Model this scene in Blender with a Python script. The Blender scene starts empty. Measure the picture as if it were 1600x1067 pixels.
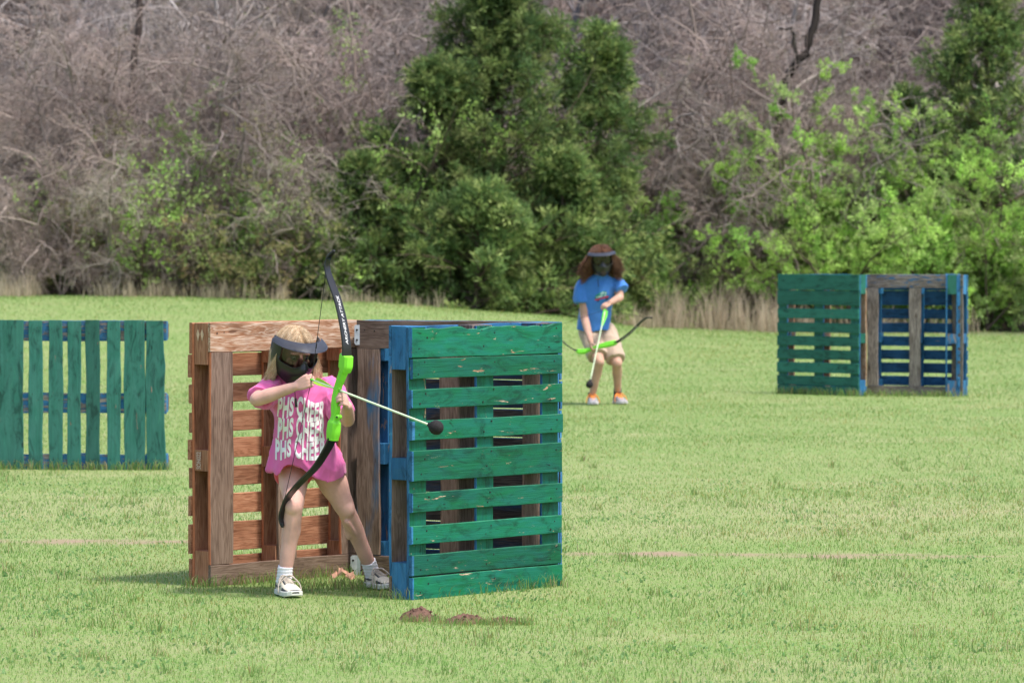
import bpy, bmesh, math, random
import numpy as np
from mathutils import Vector, Matrix, noise
from mathutils.bvhtree import BVHTree

SC = bpy.context.scene
COL = SC.collection
F_PX, CX, CY, HOR, EYE = 6530.0, 800.0, 533.5, 363.0, 1.63
TILT = math.atan((CY - HOR) / F_PX)

# ------------------------------------------------------------------ camera, sky, sun, exposure
cam_d = bpy.data.cameras.new('camera')
cam = bpy.data.objects.new('camera', cam_d)
COL.objects.link(cam)
cam.location = (0, 0, EYE)
cam.rotation_euler = (math.pi / 2 - TILT, 0, 0)
cam_d.sensor_width = 36.0
cam_d.lens = F_PX / 1600.0 * 36.0
cam_d.clip_start = 0.5
cam_d.clip_end = 2000
cam_d.dof.use_dof = True
cam_d.dof.focus_distance = 18.6
cam_d.dof.aperture_fstop = 8.0
SC.camera = cam

SUN_EL, SUN_AZ = math.radians(63), math.atan2(0.85, -0.53)
world = bpy.data.worlds.new('World')
SC.world = world
world.use_nodes = True
wn = world.node_tree
wn.nodes.clear()
w_out = wn.nodes.new('ShaderNodeOutputWorld')
w_bg = wn.nodes.new('ShaderNodeBackground')
w_sky = wn.nodes.new('ShaderNodeTexSky')
w_sky.sky_type = 'NISHITA'
w_sky.sun_disc = False
w_sky.sun_elevation = SUN_EL
w_sky.sun_rotation = SUN_AZ
w_sky.air_density = 1.0
w_sky.dust_density = 3.0
w_sky.ozone_density = 1.0
w_bg.inputs['Strength'].default_value = 0.15
wn.links.new(w_sky.outputs[0], w_bg.inputs['Color'])
wn.links.new(w_bg.outputs[0], w_out.inputs['Surface'])

sun_d = bpy.data.lights.new('sun', 'SUN')
sun_d.energy = 2.4
sun_d.angle = math.radians(6.0)
sun_d.color = (1.0, 0.95, 0.87)
sun = bpy.data.objects.new('sun', sun_d)
COL.objects.link(sun)
sdir = Vector((math.sin(SUN_AZ) * math.cos(SUN_EL), math.cos(SUN_AZ) * math.cos(SUN_EL), math.sin(SUN_EL)))
sun.rotation_euler = sdir.to_track_quat('Z', 'Y').to_euler()
sun.location = (20, -20, 40)

SC.view_settings.view_transform = 'Standard'
SC.view_settings.look = 'None'
SC.view_settings.gamma = 1.0
SC.view_settings.use_curve_mapping = False
SC.view_settings.exposure = 0.95

# ------------------------------------------------------------------ helpers
def ray(px, py):
    a, b = (px - CX) / F_PX, (CY - py) / F_PX
    ct, st = math.cos(TILT), math.sin(TILT)
    return Vector((a, ct + b * st, -st + b * ct))

def P(px, py, Y):
    d = ray(px, py)
    return Vector((0, 0, EYE)) + d * (Y / d.y)

def sstep(a, b, x):
    t = np.clip((x - a) / (b - a), 0, 1)
    return t * t * (3 - 2 * t)

def hash2(ix, iy, seed=0):
    n = (ix.astype(np.int64) * 374761393 + iy.astype(np.int64) * 668265263 + seed * 974711) & 0x7fffffff
    n = ((n ^ (n >> 13)) * 1274126177) & 0x7fffffff
    n = n ^ (n >> 16)
    return (n & 0xffff) / 65535.0

def vnoise(x, y, seed=0):
    ix, iy = np.floor(x), np.floor(y)
    fx, fy = x - ix, y - iy
    fx, fy = fx * fx * (3 - 2 * fx), fy * fy * (3 - 2 * fy)
    a, b = hash2(ix, iy, seed), hash2(ix + 1, iy, seed)
    c, d = hash2(ix, iy + 1, seed), hash2(ix + 1, iy + 1, seed)
    return (a * (1 - fx) + b * fx) * (1 - fy) + (c * (1 - fx) + d * fx) * fy

def fbm(x, y, seed=0, octv=4):
    s, a, t = 0, 0.5, 0
    for i in range(octv):
        s = s + a * vnoise(x * 2 ** i, y * 2 ** i, seed + i * 17)
        t += a
        a *= 0.5
    return s / t

def ground_h(x, y):
    x, y = np.asarray(x, float), np.asarray(y, float)
    A = np.interp(x, [-40, -8, -4.9, -2, 0.7, 2, 4, 7, 12, 40], [.72, .70, .68, .60, .39, .18, .10, .06, .03, 0])
    m = A * sstep(42, 60, y)
    bump = (fbm(x * 0.5 + 7, y * 0.35, 3, 3) - 0.5) * 0.03 * sstep(20, 30, y)
    hill = sstep(72, 100, y) * 9.0
    return m + bump + hill

def gz(x, y):
    return float(ground_h(x, y))

def on_ground(px, py):
    d = ray(px, py)
    Y = 8.0
    while Y < 110:
        p = Vector((0, 0, EYE)) + d * (Y / d.y)
        if p.z <= gz(p.x, p.y):
            break
        Y += 0.02
    return Vector((p.x, p.y, gz(p.x, p.y)))

def tag(o, label=None, cat=None, group=None, kind=None):
    if label: o['label'] = label
    if cat: o['category'] = cat
    if group: o['group'] = group
    if kind: o['kind'] = kind
    return o

def empty(name, loc=(0, 0, 0), parent=None, rot=(0, 0, 0)):
    o = bpy.data.objects.new(name, None)
    COL.objects.link(o)
    o.empty_display_size = 0.1
    o.location = loc
    o.rotation_euler = rot
    if parent: o.parent = parent
    return o

def link(name, me, mats=None, parent=None, loc=None, smooth=None):
    o = bpy.data.objects.new(name, me)
    COL.objects.link(o)
    if mats is not None and len(me.materials) == 0:
        for m in (mats if isinstance(mats, (list, tuple)) else [mats]):
            me.materials.append(m)
    if parent: o.parent = parent
    if loc is not None: o.location = loc
    if smooth:
        me.polygons.foreach_set('use_smooth', [True] * len(me.polygons))
    return o

def mesh_np(name, v, faces, cols=None, smooth=False):
    """faces: list of integer arrays (n,k)"""
    me = bpy.data.meshes.new(name)
    v = np.asarray(v, np.float32)
    me.vertices.add(len(v))
    me.vertices.foreach_set('co', v.ravel())
    idx = np.concatenate([f.ravel() for f in faces]).astype(np.int32)
    tot = np.concatenate([np.full(len(f), f.shape[1], np.int32) for f in faces])
    st = np.concatenate([[0], np.cumsum(tot)[:-1]]).astype(np.int32)
    me.loops.add(len(idx))
    me.loops.foreach_set('vertex_index', idx)
    me.polygons.add(len(tot))
    me.polygons.foreach_set('loop_start', st)
    if smooth:
        me.polygons.foreach_set('use_smooth', np.ones(len(tot), bool))
    me.update(calc_edges=True)
    if cols is not None:
        at = me.color_attributes.new('tint', 'FLOAT_COLOR', 'POINT')
        c4 = np.ones((len(v), 4), np.float32)
        c4[:, :3] = cols
        at.data.foreach_set('color', c4.ravel())
    return me

def copy_thing(o, loc=None, rotz=None, scale=None, label=None):
    c = o.copy()
    COL.objects.link(c)
    for ch in o.children:
        k = ch.copy()
        COL.objects.link(k)
        k.parent = c
    if loc is not None: c.location = loc
    if rotz is not None: c.rotation_euler = (0, 0, rotz)
    if scale is not None: c.scale = scale if isinstance(scale, (tuple, list)) else (scale,) * 3
    if label: c['label'] = label
    return c

# ------------------------------------------------------------------ materials
def new_mat(name):
    m = bpy.data.materials.new(name)
    m.use_nodes = True
    nt = m.node_tree
    b = nt.nodes['Principled BSDF']
    return m, nt, b

def nd(nt, typ, **kw):
    n = nt.nodes.new(typ)
    for k, v in kw.items():
        if k in n.inputs and not hasattr(n, k):
            n.inputs[k].default_value = v
        else:
            setattr(n, k, v)
    return n

def ramp(nt, fac, stops):
    r = nt.nodes.new('ShaderNodeValToRGB')
    els = r.color_ramp.elements
    while len(els) < len(stops): els.new(0.5)
    for e, (p, c) in zip(els, stops):
        e.position = p
        e.color = (*c, 1) if len(c) == 3 else c
    nt.links.new(fac, r.inputs[0])
    return r.outputs[0]

def mix(nt, fac, a, b, typ='MIX'):
    m = nt.nodes.new('ShaderNodeMix')
    m.data_type = 'RGBA'
    m.blend_type = typ
    for sock, val in ((m.inputs[0], fac), (m.inputs[6], a), (m.inputs[7], b)):
        if isinstance(val, bpy.types.NodeSocket): nt.links.new(val, sock)
        elif isinstance(val, (int, float)): sock.default_value = val
        else: sock.default_value = (*val, 1)
    return m.outputs[2]

def simple(name, col, rough=0.6, var=0.12, scale=20, bump=0.0, spec=0.4, metal=0.0, sss=0.0, bscale=None):
    m, nt, b = new_mat(name)
    tc = nd(nt, 'ShaderNodeTexCoord')
    n = nd(nt, 'ShaderNodeTexNoise')
    n.inputs['Scale'].default_value = scale
    n.inputs['Detail'].default_value = 5
    nt.links.new(tc.outputs['Object'], n.inputs['Vector'])
    lo = tuple(c * (1 - var) for c in col)
    hi = tuple(min(1, c * (1 + var)) for c in col)
    nt.links.new(ramp(nt, n.outputs['Fac'], [(0.3, lo), (0.7, hi)]), b.inputs['Base Color'])
    b.inputs['Roughness'].default_value = rough
    b.inputs['Specular IOR Level'].default_value = spec
    b.inputs['Metallic'].default_value = metal
    if sss:
        b.inputs['Subsurface Weight'].default_value = sss
        b.inputs['Subsurface Radius'].default_value = (0.012, 0.005, 0.003)
        b.inputs['Subsurface Scale'].default_value = 1.0
    if bump:
        n2 = nd(nt, 'ShaderNodeTexNoise')
        n2.inputs['Scale'].default_value = bscale or scale * 6
        n2.inputs['Detail'].default_value = 4
        nt.links.new(tc.outputs['Object'], n2.inputs['Vector'])
        bp = nd(nt, 'ShaderNodeBump')
        bp.inputs['Strength'].default_value = bump
        bp.inputs['Distance'].default_value = 0.004
        nt.links.new(n2.outputs['Fac'], bp.inputs['Height'])
        nt.links.new(bp.outputs[0], b.inputs['Normal'])
    return m

def wood(name, c1, c2, c3, paint=None, paint2=None, wear=0.3, rough=0.75, stain=None, stain_amt=0.0, grain=1.0):
    """c1..c3 grain colours along local X; paint over it, worn through where the noise is high"""
    m, nt, b = new_mat(name)
    L = nt.links.new
    tc = nd(nt, 'ShaderNodeTexCoord')
    oi = nd(nt, 'ShaderNodeObjectInfo')
    mul = nd(nt, 'ShaderNodeMath', operation='MULTIPLY')
    mul.inputs[1].default_value = 37.0
    L(oi.outputs['Random'], mul.inputs[0])
    add = nd(nt, 'ShaderNodeVectorMath', operation='ADD')
    L(tc.outputs['Object'], add.inputs[0])
    L(mul.outputs[0], add.inputs[1])
    def nz(sc, scale, detail=5, dist=0.0, rgh=0.6):
        mp = nd(nt, 'ShaderNodeMapping')
        mp.inputs['Scale'].default_value = sc
        L(add.outputs[0], mp.inputs['Vector'])
        n = nd(nt, 'ShaderNodeTexNoise')
        n.inputs['Scale'].default_value = scale
        n.inputs['Detail'].default_value = detail
        n.inputs['Distortion'].default_value = dist
        n.inputs['Roughness'].default_value = rgh
        L(mp.outputs[0], n.inputs['Vector'])
        return n.outputs['Fac']
    g1 = nz((0.9, 9, 9), 3.0 * grain, 3, 0.6)
    sn = nd(nt, 'ShaderNodeMath', operation='MULTIPLY'); sn.inputs[1].default_value = 42.0
    L(g1, sn.inputs[0])
    si = nd(nt, 'ShaderNodeMath', operation='SINE'); L(sn.outputs[0], si.inputs[0])
    fine = nz((2, 60, 60), 4.0, 6)
    mm = nd(nt, 'ShaderNodeMath', operation='MULTIPLY_ADD')
    mm.inputs[1].default_value = 0.13 * grain; mm.inputs[2].default_value = 0.0
    L(si.outputs[0], mm.inputs[0])
    ad = nd(nt, 'ShaderNodeMath', operation='ADD'); L(mm.outputs[0], ad.inputs[0]); L(fine, ad.inputs[1])
    col = ramp(nt, ad.outputs[0], [(0.25, c1), (0.5, c2), (0.78, c3)])
    big = nz((1.2, 3, 3), 2.5, 4)
    if stain is not None:
        sf = ramp(nt, nz((0.8, 5, 5), 2.2, 5, 0.3), [(0.62 - stain_amt * 0.35, (0, 0, 0)), (0.72 - stain_amt * 0.2, (1, 1, 1))])
        col = mix(nt, sf, col, stain)
    kw_ = ramp(nt, nz((3.2, 9, 9), 1.9, 2, 0.2), [(0.245, (0.30, 0.22, 0.18)), (0.275, (0.62, 0.52, 0.46)), (0.30, (1, 1, 1))])
    col = mix(nt, 0.85, col, kw_, 'MULTIPLY')
    # dark weather stains
    dk = ramp(nt, big, [(0.30, (0.55, 0.52, 0.50)), (0.50, (1, 1, 1))])
    col = mix(nt, 1.0, col, dk, 'MULTIPLY')
    # per-board value shift
    hv = nd(nt, 'ShaderNodeHueSaturation')
    mr = nd(nt, 'ShaderNodeMapRange'); mr.inputs['To Min'].default_value = 0.78; mr.inputs['To Max'].default_value = 1.2
    L(oi.outputs['Random'], mr.inputs['Value']); L(mr.outputs[0], hv.inputs['Value']); L(col, hv.inputs['Color'])
    col = hv.outputs[0]
    if paint is not None:
        pv = ramp(nt, nz((1.5, 5, 5), 3.0, 5, 0.8), [(0.3, paint), (0.68, paint2 or paint)])
        st = ramp(nt, nz((1.0, 30, 30), 3.0, 5), [(0.3, (0.7, 0.7, 0.7)), (0.55, (1, 1, 1))])
        pv = mix(nt, 0.8, pv, st, 'MULTIPLY')
        bl = ramp(nt, nz((2.0, 6, 6), 2.6, 8, 1.2, 0.68), [(0.36, (0.30, 0.36, 0.36)), (0.49, (0.92, 0.94, 0.94)), (0.62, (1.0, 1.0, 1.0)), (0.72, (1.5, 1.45, 1.2))])
        pv = mix(nt, 0.85, pv, bl, 'MULTIPLY')
        kn = ramp(nt, nz((4, 11, 11), 1.8, 3, 0.5), [(0.28, (0.16, 0.18, 0.18)), (0.325, (1, 1, 1))])
        pv = mix(nt, 0.8, pv, kn, 'MULTIPLY')
        hp = nd(nt, 'ShaderNodeHueSaturation')
        mr2 = nd(nt, 'ShaderNodeMapRange'); mr2.inputs['To Min'].default_value = 0.72; mr2.inputs['To Max'].default_value = 1.2
        L(oi.outputs['Random'], mr2.inputs['Value']); L(mr2.outputs[0], hp.inputs['Value']); L(pv, hp.inputs['Color'])
        wf = ramp(nt, nz((2.2, 11, 11), 3.2, 7, 0.5, 0.7), [(0.70 - wear * 0.35, (0, 0, 0)), (0.73 - wear * 0.33, (1, 1, 1))])
        col = mix(nt, wf, hp.outputs[0], col)
    L(col, b.inputs['Base Color'])
    b.inputs['Roughness'].default_value = rough
    b.inputs['Specular IOR Level'].default_value = 0.25
    bp = nd(nt, 'ShaderNodeBump'); bp.inputs['Strength'].default_value = 0.5; bp.inputs['Distance'].default_value = 0.004
    L(fine, bp.inputs['Height']); L(bp.outputs[0], b.inputs['Normal'])
    return m

def leafy(name, trans=0.35, rough=0.6, spec=0.25):
    m, nt, b = new_mat(name)
    L = nt.links.new
    at = nd(nt, 'ShaderNodeAttribute', attribute_name='tint')
    oi = nd(nt, 'ShaderNodeObjectInfo')
    hv = nd(nt, 'ShaderNodeHueSaturation')
    mr = nd(nt, 'ShaderNodeMapRange'); mr.inputs['To Min'].default_value = 0.85; mr.inputs['To Max'].default_value = 1.15
    L(oi.outputs['Random'], mr.inputs['Value']); L(mr.outputs[0], hv.inputs['Value']); L(at.outputs['Color'], hv.inputs['Color'])
    L(hv.outputs[0], b.inputs['Base Color'])
    b.inputs['Roughness'].default_value = rough
    b.inputs['Specular IOR Level'].default_value = spec
    if trans:
        tr = nd(nt, 'ShaderNodeBsdfTranslucent')
        L(hv.outputs[0], tr.inputs['Color'])
        ms = nd(nt, 'ShaderNodeMixShader'); ms.inputs[0].default_value = trans
        L(b.outputs[0], ms.inputs[1]); L(tr.outputs[0], ms.inputs[2])
        L(ms.outputs[0], nt.nodes['Material Output'].inputs['Surface'])
    return m

M_LEAF = leafy('leaf_tint', 0.45)
M_GRASS = leafy('grass_tint', 0.58, 0.55, 0.3)
M_TWIG = leafy('twig_tint', 0.0, 0.9, 0.1)

M_SKIN = simple('skin', (0.64, 0.37, 0.305), 0.62, 0.17, 11, 0.12, 0.22, sss=0.15, bscale=220)
M_SKIN2 = simple('skin_tan', (0.47, 0.28, 0.21), 0.62, 0.15, 9, 0.08, 0.22, sss=0.12, bscale=220)
M_BLACK = simple('black_plastic', (0.012, 0.012, 0.014), 0.28, 0.1, 30, 0.05, 0.5)
M_BLACKM = simple('black_matte', (0.012, 0.012, 0.013), 0.55, 0.1, 30, 0.05, 0.4)
M_VISOR = simple('visor_plastic', (0.075, 0.082, 0.11), 0.36, 0.1, 20, 0.03, 0.6)
M_LIME = simple('lime_plastic', (0.20, 0.66, 0.035), 0.38, 0.06, 20, 0.04, 0.45)
M_WHITEP = simple('white_print', (0.78, 0.76, 0.78), 0.7, 0.05, 60)
M_STEEL = simple('galvanised_steel', (0.50, 0.53, 0.56), 0.42, 0.15, 45, 0.05, 0.5, metal=0.6)
M_DARK = simple('dark_metal', (0.012, 0.011, 0.01), 0.6, 0.2, 50)
M_STRING = simple('bow_string', (0.02, 0.02, 0.02), 0.7, 0.1, 50)
M_FOAM = simple('black_foam', (0.022, 0.02, 0.021), 0.85, 0.2, 90, 0.3, 0.2, bscale=300)
# ------------------------------------------------------------------ ground
def dirt_amt(x, y):
    """bare soil: a worn track across the field, a few scuffs"""
    n = fbm(x * 1.3 + 3, y * 2.6, 11, 4)
    n2 = fbm(x * 5, y * 9, 23, 3)
    wob = (fbm(x * 0.8, x * 0.3 + 5, 31, 3) - .5) * 0.35
    band = np.exp(-((y - (np.interp(x, [-3, -1, .3, 1.6], [22.1, 21.9, 21.15, 20.95]) + wob)) / 0.20) ** 2)
    hole = sstep(0.22, 0.50, fbm(x * 2.1 + 1.5, y * .2, 41, 4))
    side = np.where(x < 0, sstep(0.2, -1.5, x) * .75 + .2, np.interp(x, [0, .2, 1.6, 2.6], [1.0, 1.15, 1.0, .3]))
    return np.clip(band * (0.25 + hole) * side * (0.1 + 1.5 * n2) * 1.2 - 0.30, 0, 1)

def straw_amt(x, y):
    n = fbm(x * 1.1 + 9, y * 1.6, 51, 4)
    n2 = fbm(x * 3.1, y * 5, 61, 3)
    band = np.exp(-((y - 24.6) / 1.3) ** 2) * .75 + np.exp(-((y - 22.6) / .5) ** 2) * .5 + np.exp(-((y - 29) / 1.5) ** 2) * .22
    return np.clip(0.03 + band * (0.1 + .8 * n) * .8 + sstep(0.58, 0.76, n) * 0.16 + sstep(.64, .82, n2) * .14, 0, 0.7)

xs = np.unique(np.concatenate([np.linspace(-300, -30, 14), np.linspace(-30, -6, 30), np.linspace(-6, 6, 161), np.linspace(6, 30, 30), np.linspace(30, 300, 14)]))
ys = np.unique(np.concatenate([np.linspace(-120, 8, 14), np.linspace(8, 13, 8), np.linspace(13, 34, 300), np.linspace(34, 76, 90), np.linspace(76, 110, 30), np.linspace(110, 400, 14)]))
XX, YY = np.meshgrid(xs, ys)
ZZ = ground_h(XX, YY)
nx, ny = len(xs), len(ys)
gi = np.arange(nx * ny).reshape(ny, nx)
gf = np.stack([gi[:-1, :-1].ravel(), gi[:-1, 1:].ravel(), gi[1:, 1:].ravel(), gi[1:, :-1].ravel()], 1)
gd = dirt_amt(XX, YY).ravel()
gs = straw_amt(XX, YY).ravel()
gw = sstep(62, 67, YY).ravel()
g_me = mesh_np('ground', np.stack([XX.ravel(), YY.ravel(), ZZ.ravel()], 1), [gf], np.stack([gd, gs, gw], 1), True)

def ground_mat():
    m, nt, b = new_mat('ground_soil_and_turf')
    L = nt.links.new
    tc = nd(nt, 'ShaderNodeTexCoord')
    at = nd(nt, 'ShaderNodeAttribute', attribute_name='tint')
    sep = nd(nt, 'ShaderNodeSeparateColor'); L(at.outputs['Color'], sep.inputs[0])
    def nz(s, d=6):
        n = nd(nt, 'ShaderNodeTexNoise'); n.inputs['Scale'].default_value = s; n.inputs['Detail'].default_value = d
        L(tc.outputs['Object'], n.inputs['Vector']); return n.outputs['Fac']
    turf = mix(nt, ramp(nt, nz(1.5), [(.4, (0, 0, 0)), (.6, (1, 1, 1))]), (0.145, 0.255, 0.06), (0.18, 0.265, 0.078))
    turf = mix(nt, ramp(nt, nz(45), [(.45, (0, 0, 0)), (.7, (1, 1, 1))]), turf, (0.30, 0.28, 0.16))
    straw = mix(nt, nz(30), (0.40, 0.34, 0.21), (0.32, 0.30, 0.16))
    soil = mix(nt, nz(25), (0.22, 0.155, 0.105), (0.36, 0.275, 0.20))
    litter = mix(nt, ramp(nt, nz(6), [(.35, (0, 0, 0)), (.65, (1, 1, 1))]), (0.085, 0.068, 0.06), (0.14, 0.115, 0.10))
    c = mix(nt, sep.outputs[1], turf, straw)
    c = mix(nt, sep.outputs[0], c, soil)
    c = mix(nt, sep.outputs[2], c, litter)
    L(c, b.inputs['Base Color'])
    b.inputs['Roughness'].default_value = 0.95
    b.inputs['Specular IOR Level'].default_value = 0.1
    bp = nd(nt, 'ShaderNodeBump'); bp.inputs['Strength'].default_value = 0.6; bp.inputs['Distance'].default_value = 0.02
    L(nz(60), bp.inputs['Height']); L(bp.outputs[0], b.inputs['Normal'])
    return m
tag(link('ground', g_me, ground_mat()), 'short spring turf field with a worn soil track', 'ground', kind='structure')

# ------------------------------------------------------------------ grass blades
def blades(rs, x, y, h, w, lean, cb, ct, seed=0):
    n = len(x)
    z = ground_h(x, y) - 0.004
    az = rs.uniform(0, 2 * np.pi, n)
    wa = rs.uniform(0, 2 * np.pi, n)
    wx, wy = np.cos(wa) * w / 2, np.sin(wa) * w / 2
    lx, ly = np.cos(az) * lean * h, np.sin(az) * lean * h
    v = np.zeros((n, 5, 3))
    v[:, 0] = np.stack([x - wx, y - wy, z], 1)
    v[:, 1] = np.stack([x + wx, y + wy, z], 1)
    v[:, 2] = np.stack([x + lx * .35 - wx * .8, y + ly * .35 - wy * .8, z + h * .58], 1)
    v[:, 3] = np.stack([x + lx * .35 + wx * .8, y + ly * .35 + wy * .8, z + h * .58], 1)
    v[:, 4] = np.stack([x + lx, y + ly, z + h * (1 - 0.25 * np.minimum(lean, 1.5))], 1)
    b = np.arange(n)[:, None] * 5
    q = np.concatenate([b, b + 1, b + 3, b + 2], 1)
    t = np.concatenate([b + 2, b + 3, b + 4], 1)
    c = np.zeros((n, 5, 3))
    c[:, :2] = cb[:, None]; c[:, 2:4] = (cb * .45 + ct * .55)[:, None]; c[:, 4] = ct
    return v.reshape(-1, 3), q, t, c.reshape(-1, 3)

def make_grass():
    rs = np.random.RandomState(5)
    V, Q, T, C = [], [], [], []
    off = 0
    N = 430000
    # density per square metre falls as 1/Y^2 (each picture row keeps the same count)
    u = rs.rand(N)
    Y0, Y1 = 13.6, 66.0
    # cumulative of (0.245*Y + 1.6)/Y^2
    Yt = np.linspace(Y0, Y1, 2000)
    pdf = (0.245 * Yt + 1.6) / Yt ** 1.75
    cdf = np.cumsum(pdf); cdf /= cdf[-1]
    y = np.interp(u, cdf, Yt)
    x = rs.uniform(-1, 1, N) * (0.1225 * y + 0.8)
    d = dirt_amt(x, y); s = straw_amt(x, y)
    keep = rs.rand(N) > d * 1.05
    x, y, d, s = x[keep], y[keep], d[keep], s[keep]
    n = len(x)
    far = (y / 18.0)
    tall = fbm(x * 1.7, y * 1.2, 71, 3)
    h = rs.uniform(0.011, 0.025, n) * (0.6 + 0.95 * tall) * far ** 0.35
    w = rs.uniform(0.0017, 0.0032, n) * far ** 0.95
    g1 = np.array([0.160, 0.305, 0.065]); g2 = np.array([0.215, 0.325, 0.092]); g3 = np.array([0.132, 0.275, 0.060])
    k = np.clip((fbm(x * .8, y * .5, 81, 3) - .3) * 2.2 + rs.normal(0, .25, n), 0, 1)[:, None]
    ct = g3 * (1 - k) + g2 * k
    r = rs.rand(n)[:, None]
    ct = np.where(r < .35, g1 * (.85 + .3 * rs.rand(n, 1)), ct)
    # straw and dead blades
    dead = rs.rand(n) < s * 0.6 + 0.03
    ct[dead] = np.array([0.55, 0.49, 0.34]) * rs.uniform(.7, 1.15, (dead.sum(), 1))
    # rusty seed tips in patches
    patch = sstep(.5, .7, fbm(x * .7 + 20, y * .35, 91, 3))
    tip = (rs.rand(n) < .10 + .22 * patch) & ~dead
    cb = ct * np.array([.92, .96, .88])
    ct[tip] = np.array([0.50, 0.30, 0.10]) * rs.uniform(.8, 1.1, (tip.sum(), 1))
    h[tip] *= 1.25
    lean = rs.uniform(0.05, 0.7, n)
    lean[dead] = rs.uniform(.5, 1.8, dead.sum())
    nr = y < 27
    parts = [blades(rs, x[nr], y[nr], h[nr], w[nr], lean[nr], cb[nr], ct[nr])]
    fa_ = ~nr
    xf, yf, hf, wf, lf = x[fa_], y[fa_], h[fa_], w[fa_] * 1.1, lean[fa_]
    m_ = len(xf)
    zf = ground_h(xf, yf) - .004
    az, wa = rs.uniform(0, 6.283, m_), rs.uniform(0, 6.283, m_)
    vv = np.stack([np.stack([xf - np.cos(wa) * wf / 2, yf - np.sin(wa) * wf / 2, zf], 1), np.stack([xf + np.cos(wa) * wf / 2, yf + np.sin(wa) * wf / 2, zf], 1),
                   np.stack([xf + np.cos(az) * lf * hf, yf + np.sin(az) * lf * hf, zf + hf * (1 - .25 * np.minimum(lf, 1.5))], 1)], 1)
    cc_ = np.stack([cb[fa_], cb[fa_], ct[fa_]], 1)
    parts.append((vv.reshape(-1, 3), np.zeros((0, 4), int), np.arange(m_ * 3).reshape(m_, 3), cc_.reshape(-1, 3)))
    # longer tufts at the foot of the pallets and scattered
    def strip(a, b, cnt, hh, spread):
        t = rs.rand(cnt)[:, None]
        p = np.array(a) * (1 - t) + np.array(b) * t + rs.normal(0, spread, (cnt, 2))
        hx = rs.uniform(.4, 1.0, cnt) * hh
        cc = np.array([0.20, 0.32, 0.09]) * rs.uniform(.75, 1.2, (cnt, 1))
        de = rs.rand(cnt) < .18
        cc[de] = np.array([.38, .32, .17])
        tp = rs.rand(cnt) < .14
        c2 = cc.copy(); c2[tp] = np.array([.40, .26, .08])
        parts.append(blades(rs, p[:, 0], p[:, 1], hx, rs.uniform(.0025, .0045, cnt) * (p[:, 1] / 18) ** .8, rs.uniform(.1, .9, cnt), cc, c2))
    for a, b, cnt, hh, sp in GRASS_STRIPS:
        strip(a, b, cnt, hh, sp)
    for _ in range(170):
        yy = 14 + 16 * rs.rand() ** 1.3
        xx = rs.uniform(-1, 1) * (.1225 * yy + .5)
        strip((xx, yy), (xx, yy), 22, 0.075, 0.03)
    # low broad-leaved weeds in loose patches
    for _ in range(150):
        yy = 14 + 14 * rs.rand() ** 1.2
        xx = rs.uniform(-1, 1) * (.1225 * yy + .4)
        cnt = 26
        px_, py_ = xx + rs.normal(0, .09, cnt), yy + rs.normal(0, .16, cnt)
        cc = np.array([.19, .335, .12]) * rs.uniform(.75, 1.15, (cnt, 1))
        parts.append(blades(rs, px_, py_, rs.uniform(.014, .030, cnt), rs.uniform(.008, .015, cnt), rs.uniform(.6, 1.6, cnt), cc, cc * 1.1))
    for v, q, t, c in parts:
        V.append(v); Q.append(q + off); T.append(t + off); C.append(c); off += len(v)
    me = mesh_np('grass', np.concatenate(V), [np.concatenate(Q), np.concatenate(T)], np.concatenate(C))
    tag(link('grass', me, M_GRASS), 'short yellow-green turf grass covering the field', 'grass', kind='stuff')

# ------------------------------------------------------------------ trees
def unit(v):
    return v / np.maximum(np.linalg.norm(v, axis=-1, keepdims=True), 1e-9)

def sprout(rs, start, dirs, length, K, curl, grav, jit=0.15):
    n = len(start)
    pts = np.zeros((n, K, 3))
    pts[:, 0] = start
    d = unit(dirs.copy())
    cv = rs.normal(0, 1, (n, 3)) * curl
    for i in range(1, K):
        d = unit(d + cv / K + rs.normal(0, jit, (n, 3)) + np.array([0, 0, grav / K]))
        pts[:, i] = pts[:, i - 1] + d * (length / (K - 1))[:, None]
    return pts

def children_of(rs, par, cnt, tmin=0.2, tmax=1.0, spread=0.8, up=0.0, bias=1.0):
    n, K, _ = par.shape
    idx = np.repeat(np.arange(n), cnt)
    t = (tmin + (tmax - tmin) * rs.rand(len(idx)) ** bias) * (K - 1)
    i0 = np.minimum(t.astype(int), K - 2)
    f = (t - i0)[:, None]
    a, b = par[idx, i0], par[idx, i0 + 1]
    tang = unit(b - a)
    r = unit(rs.normal(0, 1, (len(idx), 3)))
    r = unit(r - (r * tang).sum(1, keepdims=True) * tang)
    d = unit(tang * (1 - spread) + r * spread + np.array([0, 0, up]))
    return a * (1 - f) + b * f, d, idx, t / (K - 1)

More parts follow.
